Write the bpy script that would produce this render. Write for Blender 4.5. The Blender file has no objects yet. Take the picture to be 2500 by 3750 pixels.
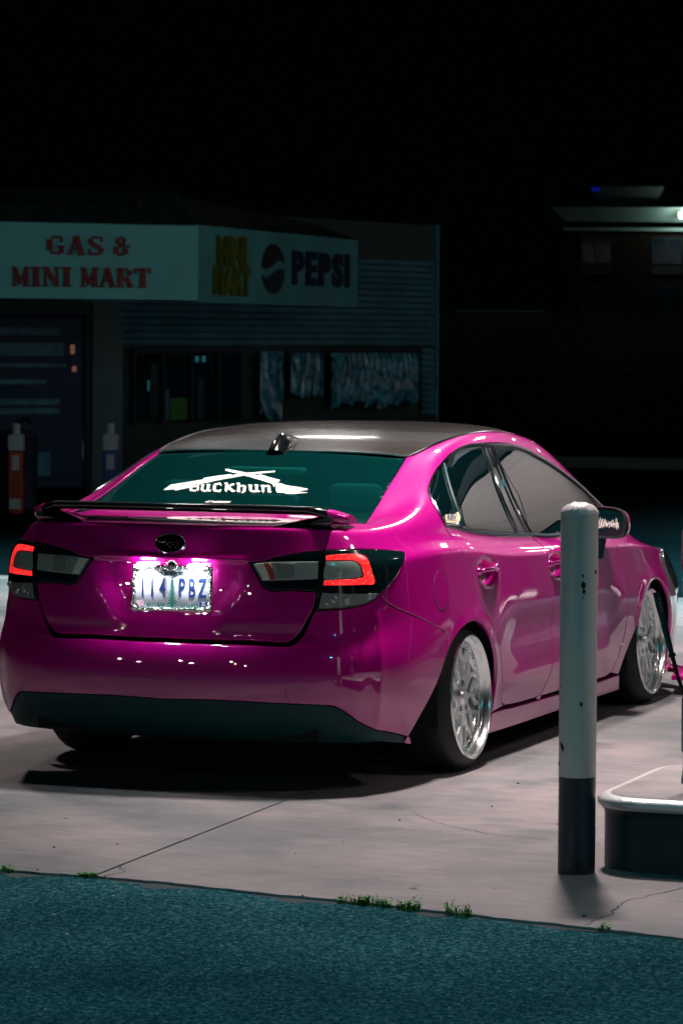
import bpy, bmesh, math, random
import numpy as np
from mathutils import Vector, Matrix
from mathutils.geometry import delaunay_2d_cdt
random.seed(7); RNG=np.random.RandomState(7)
SC=bpy.context.scene; COL=SC.collection
# ---------------- camera ----------------
cam=bpy.data.cameras.new('camera'); CAM=bpy.data.objects.new('camera',cam); COL.objects.link(CAM)
_r=Vector((0.936431,0.350810,0.0056)).normalized()
def _cam_axes(yaw,pitch,roll):
    fw=Vector((-math.sin(yaw)*math.cos(pitch),math.cos(yaw)*math.cos(pitch),-math.sin(pitch)))
    r=Vector((math.cos(yaw),math.sin(yaw),0)); u=r.cross(fw)
    c,s=math.cos(roll),math.sin(roll)
    return c*r+s*u, -s*r+c*u, fw
r_,u_,f_=_cam_axes(0.358213,0.051866,0.005597)
CP0=(5.0654,-12.6565,1.7098)
CAM.matrix_world=Matrix(((r_.x,u_.x,-f_.x,CP0[0]),(r_.y,u_.y,-f_.y,CP0[1]),(r_.z,u_.z,-f_.z,CP0[2]),(0,0,0,1)))
cam.sensor_fit='VERTICAL'; cam.sensor_height=36; cam.lens=119.26; cam.clip_start=.1; cam.clip_end=600
cam.dof.use_dof=True; cam.dof.focus_distance=12.3; cam.dof.aperture_fstop=9
SC.camera=CAM
# ---------------- night sky, exposure ----------------
W=bpy.data.worlds.new('World'); SC.world=W; W.use_nodes=True
W.node_tree.nodes['Background'].inputs[0].default_value=(.02,.5,.6,1)
W.node_tree.nodes['Background'].inputs[1].default_value=.0006
SC.view_settings.view_transform='Standard'; SC.view_settings.look='None'; SC.view_settings.exposure=0; SC.view_settings.gamma=1
SC.view_settings.use_curve_mapping=False
# ---------------- lamps of the filling station and added fill spots ----------------
def area(name,loc,power,size,col,rot=(0,0,0),spread=180):
    l=bpy.data.lights.new(name,'AREA'); l.energy=power; l.shape='RECTANGLE'; l.size=size[0]; l.size_y=size[1]; l.color=col; l.spread=math.radians(spread)
    o=bpy.data.objects.new(name,l); o.location=loc; o.rotation_euler=rot; COL.objects.link(o); return o
WARM=(1,.83,.80); COOL=(.72,.98,1)
CANOPY_Z=4.60
FLOOD=[ # x, y, z, watts, colour : downlights on the two light masts beside the car
 (1.15,.15,4.75,235,WARM),(4.9,-.9,4.75,42,WARM),(-3.5,2.5,4.75,100,WARM),(.3,5.6,4.75,215,WARM),(5.2,3.4,4.75,22,WARM),(-3.4,6.4,4.75,90,WARM)]
CANOPY_LAMPS=[(-3.75,10.3,470,COOL),(1.0,10.3,420,COOL),(.6,15.2,420,COOL),(5.5,18.2,560,WARM),(1.0,19.5,420,WARM),(5.5,19.5,520,WARM),(5.5,25,520,WARM),(5.5,31,450,WARM)]
for i,(x,y,z,w,c) in enumerate(FLOOD):
    area('flood_lamp_light',(x,y,z-.02),w,(.34,.34),c,spread=125)
for i,(x,y,w,c) in enumerate(CANOPY_LAMPS):
    area('canopy_lamp_light',(x,y,CANOPY_Z-.05),w,(.42,.50) if y<11 else (.42,.42),c,spread=105)
def spot(name,loc,target,power,col,ang,blend=.8,rad=.15):
    l=bpy.data.lights.new(name,'SPOT'); l.energy=power; l.color=col; l.spot_size=math.radians(ang); l.spot_blend=blend; l.shadow_soft_size=rad
    o=bpy.data.objects.new(name,l); o.location=loc; d=Vector(target)-Vector(loc); o.rotation_euler=d.to_track_quat('-Z','Y').to_euler(); COL.objects.link(o); return o
FILL_SPOTS=[((-4.0,3.0,9.0),(-10,22,1.5),225,(0,.80,1.0),62),((2.6,-8.2,8.5),(1.9,-5.6,0),620,(.02,.80,1.0),50,.9),((15,-20,9.5),(2.2,-1.5,.4),420,(.05,.85,1.0),30)]  # unseen cyan spots added as teal fill for store, road and car
for a in FILL_SPOTS: spot('cyan_fill_light',*a)
# ---------------- helpers ----------------
def tag(o,label=None,cat=None,group=None,kind=None):
    if label: o['label']=label
    if cat: o['category']=cat
    if group: o['group']=group
    if kind: o['kind']=kind
    return o
def link(name,me,parent=None,mat=None):
    o=bpy.data.objects.new(name,me); COL.objects.link(o)
    if parent is not None: o.parent=parent
    if mat is not None:
        for m in (mat if isinstance(mat,(list,tuple)) else [mat]): me.materials.append(m)
    return o
def empty(name,loc=(0,0,0),rz=0,parent=None):
    o=bpy.data.objects.new(name,None); o.empty_display_size=.1; COL.objects.link(o); o.location=loc; o.rotation_euler=(0,0,rz)
    if parent is not None: o.parent=parent
    return o
class MB:
    def __init__(s): s.v=[];s.f=[]
    def add(s,vs,fs):
        n=len(s.v); s.v+= [tuple(v) for v in vs]; s.f+=[tuple(i+n for i in f) for f in fs]
        return s
    def box(s,a,b,bev=0):
        (x0,y0,z0),(x1,y1,z1)=a,b
        vs=[(x,y,z) for x in (x0,x1) for y in (y0,y1) for z in (z0,z1)]
        return s.add(vs,[(0,1,3,2),(4,6,7,5),(0,4,5,1),(2,3,7,6),(0,2,6,4),(1,5,7,3)])
    def prism(s,poly,z0,z1):
        n=len(poly)
        vs=[(x,y,z0) for x,y in poly]+[(x,y,z1) for x,y in poly]
        return s.add(vs,[tuple(range(n))[::-1],tuple(range(n,2*n))]+[(i,(i+1)%n,n+(i+1)%n,n+i) for i in range(n)])
    def lathe(s,prof,n=48,cap=False,axis='z',c=(0,0,0)):
        vs=[]
        for k in range(n):
            a=2*math.pi*k/n; ca,sa=math.cos(a),math.sin(a)
            for (r,h) in prof:
                if axis=='z': vs.append((c[0]+r*ca,c[1]+r*sa,c[2]+h))
                else: vs.append((c[0]+h,c[1]+r*ca,c[2]+r*sa))
        m=len(prof); fs=[]
        for k in range(n):
            for j in range(m-1):
                fs.append((k*m+j,((k+1)%n)*m+j,((k+1)%n)*m+j+1,k*m+j+1))
        return s.add(vs,fs)
    def tube(s,pts,rad,n=8,closed=False,flat=1.0):
        P=[Vector(p) for p in pts]; N=len(P); vs=[]
        rr=rad if isinstance(rad,(list,tuple)) else [rad]*N
        up=Vector((0,0,1)); prev=None
        for i in range(N):
            a=P[i-1] if (i>0 or closed) else P[i]; b=P[(i+1)%N] if (i<N-1 or closed) else P[i]
            t=(b-a).normalized()
            if prev is None:
                e=t.cross(up); e=t.cross(Vector((1,0,0))) if e.length<.05 else e; e.normalize()
            else: e=(prev-t*prev.dot(t)).normalized()
            prev=e; g=t.cross(e)
            for k in range(n):
                q=2*math.pi*k/n; vs.append(P[i]+(e*math.cos(q)+g*math.sin(q)*flat)*rr[i])
        fs=[]
        for i in range(N if closed else N-1):
            for k in range(n):
                fs.append((i*n+k,((i+1)%N)*n+k,((i+1)%N)*n+(k+1)%n,i*n+(k+1)%n))
        if not closed: fs+= [tuple(range(n))[::-1],tuple(range((N-1)*n,N*n))]
        return s.add(vs,fs)
    def sphere(s,c,r,n=10,m=7,sc=(1,1,1)):
        vs=[];fs=[]
        for j in range(m+1):
            th=math.pi*j/m
            for k in range(n):
                a=2*math.pi*k/n; vs.append((c[0]+r*sc[0]*math.sin(th)*math.cos(a),c[1]+r*sc[1]*math.sin(th)*math.sin(a),c[2]+r*sc[2]*math.cos(th)))
        for j in range(m):
            for k in range(n): fs.append((j*n+k,(j+1)*n+k,(j+1)*n+(k+1)%n,j*n+(k+1)%n))
        return s.add(vs,fs)
    def build(s,name,mat,parent=None,smooth=False,angle=35,bevel=0,bseg=2,flat=False):
        me=bpy.data.meshes.new(name); me.from_pydata(s.v,[],s.f)
        bm=bmesh.new(); bm.from_mesh(me); bmesh.ops.remove_doubles(bm,verts=bm.verts,dist=1e-6); bmesh.ops.recalc_face_normals(bm,faces=bm.faces)
        if bevel>0:
            ed=[e for e in bm.edges if len(e.link_faces)==2 and e.calc_face_angle(0)>math.radians(30)]
            bmesh.ops.bevel(bm,geom=ed,offset=bevel,segments=bseg,affect='EDGES',profile=.5,clamp_overlap=True)
        bm.to_mesh(me); bm.free()
        if (smooth or bevel>0) and not flat:
            me.polygons.foreach_set('use_smooth',[True]*len(me.polygons))
            me.set_sharp_from_angle(angle=math.radians(angle))
        return link(name,me,parent,mat)
# ---------------- materials ----------------
def nmat(name):
    m=bpy.data.materials.new(name); m.use_nodes=True; return m,m.node_tree,m.node_tree.nodes['Principled BSDF']
def pmat(name,col,rough=.5,metal=0,coat=0,coatr=.03,ior=1.5,cior=1.5,bump=0,bscale=40,var=0,vscale=5,emit=None,es=0,spec=.5,coord='Object'):
    m,nt,b=nmat(name); I=b.inputs
    I['Base Color'].default_value=(*col,1); I['Roughness'].default_value=rough; I['Metallic'].default_value=metal
    I['Coat Weight'].default_value=coat; I['Coat Roughness'].default_value=coatr; I['IOR'].default_value=ior; I['Coat IOR'].default_value=cior; I['Specular IOR Level'].default_value=spec
    if emit: I['Emission Color'].default_value=(*emit,1); I['Emission Strength'].default_value=es
    if bump or var:
        tc=nt.nodes.new('ShaderNodeTexCoord')
    if bump:
        n=nt.nodes.new('ShaderNodeTexNoise'); n.inputs['Scale'].default_value=bscale; n.inputs['Detail'].default_value=5
        bp=nt.nodes.new('ShaderNodeBump'); bp.inputs['Strength'].default_value=bump; bp.inputs['Distance'].default_value=.01
        nt.links.new(tc.outputs[coord],n.inputs['Vector']); nt.links.new(n.outputs['Fac'],bp.inputs['Height']); nt.links.new(bp.outputs['Normal'],I['Normal'])
    if var:
        n=nt.nodes.new('ShaderNodeTexNoise'); n.inputs['Scale'].default_value=vscale; n.inputs['Detail'].default_value=6; n.inputs['Roughness'].default_value=.6
        rp=nt.nodes.new('ShaderNodeValToRGB'); rp.color_ramp.elements[0].position=.3; rp.color_ramp.elements[1].position=.7
        rp.color_ramp.elements[0].color=(*[c*(1-var) for c in col],1); rp.color_ramp.elements[1].color=(*[min(1,c*(1+var)) for c in col],1)
        nt.links.new(tc.outputs[coord],n.inputs['Vector']); nt.links.new(n.outputs['Fac'],rp.inputs['Fac']); nt.links.new(rp.outputs['Color'],I['Base Color'])
    return m
M={}
M['paint']=pmat('pink_metallic_wrap',(.47,.0012,.235),rough=.34,metal=.10,coat=1,coatr=.012,ior=1.5,cior=2.1,spec=.1)
M['blackgloss']=pmat('gloss_black_paint',(.004,.006,.007),rough=.12,coat=1,coatr=.02,ior=1.6)
M['roofblack']=pmat('gloss_black_roof',(.04,.038,.034),rough=.25,coat=1,coatr=.085,ior=2.4,cior=2.4)
M['blackplastic']=pmat('satin_black_plastic',(.002,.044,.048),spec=.25,rough=.45,bump=.15,bscale=300)
M['matblack']=pmat('matt_black',(.0015,.003,.0035),rough=.9)
M['glass']=pmat('tinted_glass',(.001,.010,.012),rough=.015,ior=1.9,coat=1,coatr=.01,cior=1.7,spec=.8)
M['mirrorglass']=pmat('mirror_glass',(.002,.016,.018),rough=.05,ior=1.5)
M['rearglass']=pmat('tinted_rear_glass',(.001,.032,.031),rough=.04,ior=1.6,spec=.6)
_nt=M['rearglass'].node_tree; _t=_nt.nodes.new('ShaderNodeBsdfTransparent'); _t.inputs[0].default_value=(.30,.72,.68,1); _mx=_nt.nodes.new('ShaderNodeMixShader'); _mx.inputs[0].default_value=.42
_nt.links.new(_nt.nodes['Principled BSDF'].outputs[0],_mx.inputs[1]); _nt.links.new(_t.outputs[0],_mx.inputs[2]); _nt.links.new(_mx.outputs[0],_nt.nodes['Material Output'].inputs[0])
M['chrome']=pmat('polished_chrome',(.86,.90,.90),rough=.14,metal=1)
M['chromerough']=pmat('brushed_rim',(.92,.98,.97),rough=.30,metal=.85)
M['darkchrome']=pmat('smoked_moulding',(.38,.47,.50),rough=.16,metal=1)
M['rubber']=pmat('tyre_rubber',(.002,.008,.010),rough=.6,bump=.1,bscale=120)
M['white']=pmat('white_vinyl',(.92,.90,.84),rough=.45)
M['rimlip']=pmat('polished_rim_lip',(.88,.95,.95),rough=.21,metal=.95)
M['silverframe']=pmat('cast_chrome',(.9,.92,.9),rough=.12,metal=1)
M['lensgrey']=pmat('smoked_lens',(.30,.42,.40),rough=.12,coat=1,coatr=.02)
M['lensdark']=pmat('lens_housing',(.002,.012,.014),rough=.12,coat=1,coatr=.02)
M['reflector']=pmat('lamp_reflector',(.5,.56,.55),rough=.2,metal=.8)
# ================= SETTING =================
def concrete_mat():
    m,nt,b=nmat('stained_shadowed_concrete'); L=nt.links; N=nt.nodes
    tc=N.new('ShaderNodeTexCoord')
    def noise(sc,det=6,ro=.6,vec=None):
        n=N.new('ShaderNodeTexNoise'); n.inputs['Scale'].default_value=sc; n.inputs['Detail'].default_value=det; n.inputs['Roughness'].default_value=ro
        L.new(vec or tc.outputs['Object'],n.inputs['Vector']); return n
    mp=N.new('ShaderNodeMapping'); mp.inputs['Scale'].default_value=(1,2.6,1); L.new(tc.outputs['Object'],mp.inputs['Vector'])
    n1=noise(.9,8,.62); n2=noise(7,6,.6,mp.outputs['Vector']); n3=noise(160,3,.7)
    r1=N.new('ShaderNodeValToRGB'); e=r1.color_ramp.elements; e[0].position=.35;e[0].color=(.075,.10,.105,1);e[1].position=.62;e[1].color=(.225,.202,.208,1)  # low tone tinted teal to imitate cool shadow patches
    L.new(n1.outputs['Fac'],r1.inputs['Fac'])
    r2=N.new('ShaderNodeValToRGB'); e=r2.color_ramp.elements; e[0].position=.36;e[0].color=(.80,.82,.82,1);e[1].position=.6;e[1].color=(1,1,1,1)  # stretched bands, deepened to stand in for soft shadows
    L.new(n2.outputs['Fac'],r2.inputs['Fac'])
    mx=N.new('ShaderNodeMix'); mx.data_type='RGBA'; mx.blend_type='MULTIPLY'; mx.inputs['Factor'].default_value=1
    L.new(r1.outputs['Color'],mx.inputs[6]); L.new(r2.outputs['Color'],mx.inputs[7])
    # small dark pits and specks
    vo=N.new('ShaderNodeTexVoronoi'); vo.inputs['Scale'].default_value=5.5; L.new(tc.outputs['Object'],vo.inputs['Vector'])
    r3=N.new('ShaderNodeValToRGB'); e=r3.color_ramp.elements; e[0].position=.02;e[0].color=(.25,.28,.28,1);e[1].position=.045;e[1].color=(1,1,1,1)
    L.new(vo.outputs['Distance'],r3.inputs['Fac'])
    mx2=N.new('ShaderNodeMix'); mx2.data_type='RGBA'; mx2.blend_type='MULTIPLY'; mx2.inputs['Factor'].default_value=1
    L.new(mx.outputs[2],mx2.inputs[6]); L.new(r3.outputs['Color'],mx2.inputs[7])
    r4=N.new('ShaderNodeValToRGB'); e=r4.color_ramp.elements; e[0].position=.3;e[0].color=(.88,.88,.88,1);e[1].position=.7;e[1].color=(1.0,1.0,1.0,1)
    L.new(n3.outputs['Fac'],r4.inputs['Fac'])
    mx3=N.new('ShaderNodeMix'); mx3.data_type='RGBA'; mx3.blend_type='MULTIPLY'; mx3.inputs['Factor'].default_value=1
    L.new(mx2.outputs[2],mx3.inputs[6]); L.new(r4.outputs['Color'],mx3.inputs[7])
    n5=noise(2.3,5,.5); r5=N.new('ShaderNodeValToRGB'); e=r5.color_ramp.elements; e[0].position=.55;e[0].color=(1,1,1,1);e[1].position=.68;e[1].color=(.58,.68,.70,1); L.new(n5.outputs['Fac'],r5.inputs['Fac'])
    mx4=N.new('ShaderNodeMix'); mx4.data_type='RGBA'; mx4.blend_type='MULTIPLY'; mx4.inputs['Factor'].default_value=1; L.new(mx3.outputs[2],mx4.inputs[6]); L.new(r5.outputs['Color'],mx4.inputs[7])
    L.new(mx4.outputs[2],b.inputs['Base Color'])
    b.inputs['Roughness'].default_value=.62
    bp=N.new('ShaderNodeBump'); bp.inputs['Strength'].default_value=.25; bp.inputs['Distance'].default_value=.004
    L.new(n3.outputs['Fac'],bp.inputs['Height']); bp2=N.new('ShaderNodeBump'); bp2.inputs['Strength'].default_value=.3; bp2.inputs['Distance'].default_value=.01
    L.new(n2.outputs['Fac'],bp2.inputs['Height']); L.new(bp.outputs['Normal'],bp2.inputs['Normal']); L.new(bp2.outputs['Normal'],b.inputs['Normal'])
    return m
def asphalt_mat():
    m,nt,b=nmat('worn_asphalt'); L=nt.links; N=nt.nodes
    tc=N.new('ShaderNodeTexCoord')
    vo=N.new('ShaderNodeTexVoronoi'); vo.inputs['Scale'].default_value=170; L.new(tc.outputs['Object'],vo.inputs['Vector'])
    n=N.new('ShaderNodeTexNoise'); n.inputs['Scale'].default_value=45; n.inputs['Detail'].default_value=9; n.inputs['Roughness'].default_value=.72; L.new(tc.outputs['Object'],n.inputs['Vector'])
    n2=N.new('ShaderNodeTexNoise'); n2.inputs['Scale'].default_value=1.7; n2.inputs['Detail'].default_value=6; L.new(tc.outputs['Object'],n2.inputs['Vector'])
    sp=N.new('ShaderNodeSeparateColor'); L.new(vo.outputs['Color'],sp.inputs['Color'])
    mm=N.new('ShaderNodeMath'); mm.operation='MULTIPLY_ADD'; L.new(sp.outputs[0],mm.inputs[0]); mm.inputs[1].default_value=.34; L.new(n.outputs['Fac'],mm.inputs[2])
    r=N.new('ShaderNodeValToRGB'); e=r.color_ramp.elements; e[0].position=.42;e[0].color=(.003,.032,.042,1);e[1].position=.98;e[1].color=(.16,.34,.36,1)
    k=e.new(.70); k.color=(.014,.100,.122,1)
    L.new(mm.outputs[0],r.inputs['Fac'])
    r2=N.new('ShaderNodeValToRGB'); e=r2.color_ramp.elements; e[0].position=.3;e[0].color=(.60,.64,.66,1);e[1].position=.7;e[1].color=(1.25,1.15,1.15,1); L.new(n2.outputs['Fac'],r2.inputs['Fac'])
    mx=N.new('ShaderNodeMix'); mx.data_type='RGBA'; mx.blend_type='MULTIPLY'; mx.inputs['Factor'].default_value=1
    L.new(r.outputs['Color'],mx.inputs[6]); L.new(r2.outputs['Color'],mx.inputs[7]); L.new(mx.outputs[2],b.inputs['Base Color'])
    b.inputs['Roughness'].default_value=.75; b.inputs['Specular IOR Level'].default_value=.0
    bp=N.new('ShaderNodeBump'); bp.inputs['Strength'].default_value=1; bp.inputs['Distance'].default_value=.012
    L.new(mm.outputs[0],bp.inputs['Height']); L.new(bp.outputs['Normal'],b.inputs['Normal'])
    return m
M['concrete']=concrete_mat(); M['asphalt']=asphalt_mat()
M['dirt']=pmat('joint_dirt',(.03,.045,.047),rough=.95)
# ground sheet under everything, coloured near black to stand for unlit ground
g=MB().add([(-400,-400,-.03),(400,-400,-.03),(400,400,-.03),(-400,400,-.03)],[(0,1,2,3)]).build('ground',pmat('unlit_ground',(.002,.008,.010),rough=1,spec=0,var=.3,vscale=.3)); tag(g,'ground coloured near black as unlit, stretching away behind the station',kind='structure')
# asphalt road in front: dense strip near the kerbless edge so that it dips unevenly
EDGE=[(-40,-2.0),(-8,-2.50),(-3,-2.77),(-1,-2.87),(.0,-2.93),(.29,-2.945),(.57,-2.95),(.97,-2.995),(1.36,-3.075),(1.73,-3.125),(2.1,-3.22),(2.36,-3.26),(2.62,-3.32),(3.2,-3.42),(5,-3.75),(9,-4.5),(40,-10)]
def edge_y(x):
    return float(np.interp(x,[e[0] for e in EDGE],[e[1] for e in EDGE]))
def rag(x): return .006*math.sin(x*9.1+1)+.004*math.sin(x*23.7)+.003*math.sin(x*51.3+2)+.002*math.sin(x*117)
xs=sorted(set([-40,-20,-10,-5,-3,-2,-1.5]+[round(-1+i*.02,3) for i in range(0,251)]+[4.5,5,6,9,20,40]))
mb=MB(); vs=[];fs=[]
for x in xs:
    y=edge_y(x)+rag(x+3)*.8
    vs+=[(x,y-.007,-.014),(x,y-.028,-.006+.003*math.sin(x*13)),(x,y-.3,-.003),(x,-60,-.004)]
for i in range(len(xs)-1):
    for j in range(3): fs.append((i*4+j,i*4+j+1,(i+1)*4+j+1,(i+1)*4+j))
mb.add(vs,fs); o=mb.build('road',M['asphalt'],smooth=True,angle=60); tag(o,'coarse blue-grey asphalt road surface in the foreground',kind='structure')
# concrete forecourt: slabs with open joints
apron=empty('forecourt_pavement',(0,0,0)); tag(apron,'pale concrete forecourt slabs with stains and painted-in shadow patches under the pink car',kind='structure')
JX=[-28,-18.6,-12.2,-8.9,-5.7,-2.62,.58,3.75,6.9,10.1,13.3,20,30]
JY=[None,2.55,5.8,9.0,13.0,17.5,22,28,34]
first=True
for i in range(len(JX)-1):
    for j in range(len(JY)-1):
        if j>=3 and JX[i]<.5: continue  # left slabs stop where the pool of light should end
        x0,x1=JX[i]+.0022,JX[i+1]-.0022; y1=JY[j+1]-.0022
        # joints drift slightly as poured
        if j==0:
            n=max(2,int((x1-x0)/.02)) if -3<x0<5 else 6
            bot=[(x0+(x1-x0)*k/n,edge_y(x0+(x1-x0)*k/n)+rag(x0+(x1-x0)*k/n)) for k in range(n+1)]
            if -3<x0<5: bot[0]=(bot[0][0]+.006,bot[0][1]+.004)
            poly=bot+[(x1,y1),(x0,y1)]
        else:
            y0=JY[j]+.0022; poly=[(x0,y0),(x1,y0),(x1,y1),(x0,y1)]
        if j==0:   # the long joint was cut slightly askew
            sk=lambda x,y:x-.043*(y+3.0)+.022
            poly=[(sk(x,y),y) if abs(x-.58)<.0101 else (x,y) for x,y in poly]
        if j==0:
            k=len(poly)-2; bt=poly[:k]; mb=MB(); (xr,yr),(xl,yl)=poly[k],poly[k+1]
            for q in range(k-1):
                a,b=bt[q],bt[q+1]; fa,fb=(a[0]-bt[0][0])/(bt[-1][0]-bt[0][0]),(b[0]-bt[0][0])/(bt[-1][0]-bt[0][0])
                ta,tb=(xl+(xr-xl)*fa,yr),(xl+(xr-xl)*fb,yr)
                mb.add([(a[0],a[1]+.004,0),(b[0],b[1]+.004,0),(tb[0],tb[1],0),(ta[0],ta[1],0),(a[0],a[1],-.006),(b[0],b[1],-.006),(a[0],a[1],-.1),(b[0],b[1],-.1)],[(0,1,2,3),(4,5,1,0),(6,7,5,4)])
            mb.add([(bt[0][0],bt[0][1],0),(xl,yl,0),(xl,yl,-.1),(bt[0][0],bt[0][1],-.1)],[(0,1,2,3)]); mb.add([(bt[-1][0],bt[-1][1],0),(xr,yr,0),(xr,yr,-.1),(bt[-1][0],bt[-1][1],-.1)],[(3,2,1,0)])
            me_=bpy.data.meshes.new('concrete_slab'); me_.from_pydata(mb.v,[],mb.f); link('concrete_slab',me_,apron,M['concrete'])
        else: MB().prism(poly,-.12,0).build('concrete_slab',M['concrete'],apron,bevel=.004,bseg=1,flat=True)
dirt=MB().add([(-28,-2.2,-.008),(3,-3.3,-.008),(30,-8,-.008),(30,34,-.008),(.58,34,-.008),(.58,9.0,-.008),(-28,9.0,-.008)],[(0,1,2,5,6),(2,3,4,5)]).build('joint_filler',M['dirt'],apron)
# hairline cracks, thin sunken ribbons with dirt
def ribbon(pts,w,z,name):
    mb=MB(); vs=[]
    for i,(x,y) in enumerate(pts):
        a=pts[max(0,i-1)];b=pts[min(len(pts)-1,i+1)]; dx,dy=b[0]-a[0],b[1]-a[1]; l=math.hypot(dx,dy) or 1
        ww=w*(.5+random.random())
        vs+=[(x-dy/l*ww,y+dx/l*ww,z),(x+dy/l*ww,y-dx/l*ww,z)]
    mb.add(vs,[(2*i,2*i+1,2*i+3,2*i+2) for i in range(len(pts)-1)]); return mb.build(name,M['dirt'],apron)
def wander(pts,step=.02,amp=.008):
    out=[]
    for a,b in zip(pts,pts[1:]):
        n=max(2,int(math.hypot(b[0]-a[0],b[1]-a[1])/step))
        for k in range(n): out.append((a[0]+(b[0]-a[0])*k/n+random.uniform(-amp,amp),a[1]+(b[1]-a[1])*k/n+random.uniform(-amp,amp)))
    out.append(pts[-1]); return out
ribbon(wander([(2.30,-3.22),(2.315,-3.03),(2.30,-2.86),(2.29,-2.77),(2.33,-2.66),(2.345,-2.60),(2.40,-2.45),(2.62,-2.2)]),.0022,.0012,'crack')
ribbon(wander([(.585,-2.72),(.63,-2.80),(.66,-2.83),(.64,-2.93),(.67,-3.0)],.02,.006),.002,.0012,'crack')
ribbon(wander([(-2.6,.85),(-1.9,1.15),(-1.2,1.25)],.04,.01),.002,.0012,'crack')
ribbon(wander([(1.05,-1.2),(1.25,-1.45),(1.5,-1.62),(1.9,-1.7)],.03,.008),.0013,.0012,'crack')
# grit and pebbles lying about
mb=MB()
for k in range(40):
    x=random.uniform(-.4,2.6); y=random.uniform(-2.9,.2) if random.random()<.7 else random.uniform(-3.4,-2.9)
    if abs(x)<.95 and y>-1.3: continue
    r=random.uniform(.0018,.0045)
    mb.sphere((x,y,r*.6),r,5,3,(random.uniform(.8,1.8),1,.7))
for k in range(24):
    x=random.uniform(.2,3.2); y=random.uniform(-5.4,-3.4); r=random.uniform(.002,.005)
    mb.sphere((x,y,r*.4-.003),r,5,3,(random.uniform(.8,1.6),1,.7))
o=mb.build('grit',pmat('dark_grit',(.03,.04,.04),rough=.9)); tag(o,'loose dark grit scattered on concrete and asphalt',kind='stuff')
mb=MB()
for k in range(16):
    x=random.uniform(.2,3.2); y=random.uniform(-5.4,-3.2); r=random.uniform(.003,.006)
    mb.sphere((x,y,r*.4-.003),r,5,3,(random.uniform(.8,2.2),1,.7))
o=mb.build('pale_gravel',pmat('pale_grit',(.5,.48,.45),rough=.8)); tag(o,'few pale gravel chips lying on the asphalt',kind='stuff')
# dead leaf and twig scraps
M['leafdry']=pmat('dry_leaf',(.05,.06,.045),rough=.8)
for k,(x,y,rz,lab) in enumerate([(1.62,-2.80,.4,'small dry leaf on concrete near the weeds at the asphalt edge'),(1.79,-.62,2.2,'small dry leaf on concrete left behind the bollard top'),(2.21,-.58,1.1,'small dry leaf on concrete right of the bollard')]):
    mb=MB(); mb.add([(-.02,0,.003),(0,-.008,.006),(.024,0,.012),(0,.009,.005)],[(0,1,2,3)]); mb.add([(-.03,0,.002),(-.02,.001,.004),(-.02,-.001,.004)],[(0,1,2)])
    o=mb.build('dry_leaf',M['leafdry']); o.location=(x,y,0); o.rotation_euler=(0,0,rz); tag(o,lab,'leaf','dry leaves on the concrete')
# weeds in the gap
M['weed']=pmat('weed_green',(.05,.26,.03),rough=.6,var=.4,vscale=60)
def weed(name,x0,x1,n,h,label):
    mb=MB(); CL=[random.uniform(x0,x1) for _ in range(max(2,n//14))]; HB={c:random.uniform(.4,1.1) for c in CL}
    for k in range(n):
        c_=CL[random.randrange(len(CL))]; x=min(x1,max(x0,random.gauss(c_,.016))); y=edge_y(x)+random.gauss(-.006,.010); a=random.uniform(0,6.28); hh=h*.8*random.uniform(.2,1)**1.5*HB[c_]; w=random.uniform(.0015,.0032)
        lean=random.uniform(.1,.7)*hh; dx,dy=math.cos(a)*lean,math.sin(a)*lean
        px,py=-math.sin(a)*w,math.cos(a)*w
        mb.add([(x-px,y-py,-.01),(x+px,y+py,-.01),(x+dx*.5+px*.8,y+dy*.5+py*.8,hh*.6),(x+dx*.5-px*.8,y+dy*.5-py*.8,hh*.6),(x+dx,y+dy,hh)],[(0,1,2,3),(3,2,4)])
        if random.random()<.6:
            for q in range(4):
                b=random.uniform(0,6.28); t=random.uniform(.3,1); cx,cy,cz=x+dx*t,y+dy*t,hh*t; l=random.uniform(.006,.014)
                e=(math.cos(b)*l,math.sin(b)*l); s=(-math.sin(b)*l*.35,math.cos(b)*l*.35)
                mb.add([(cx,cy,cz),(cx+e[0]*.5+s[0],cy+e[1]*.5+s[1],cz+l*.4),(cx+e[0],cy+e[1],cz+l*.3),(cx+e[0]*.5-s[0],cy+e[1]*.5-s[1],cz+l*.2)],[(0,1,2,3)])
    o=mb.build(name,M['weed']); tag(o,label,'weed','weeds growing along the asphalt edge'); return o
weed('weed_tuft',1.555,1.755,150,.040,'widest low green weed tuft, in the crack between concrete and asphalt')
weed('weed_tuft',1.485,1.56,30,.045,'thin sparse weed sprig just left of the widest tuft')
weed('weed_tuft',1.855,1.93,50,.048,'upright green weed tuft right of the widest tuft, toward the bollard')
weed('weed_tuft',.55,.605,50,.028,'small weed tuft at the foot of the long concrete joint')
weed('weed_tuft',.29,.315,16,.028,'tiny weed sprig at the left end of the asphalt edge')
weed('weed_tuft',2.355,2.385,12,.028,'tiny green sprout at the foot of the crack right of the bollard')
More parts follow.
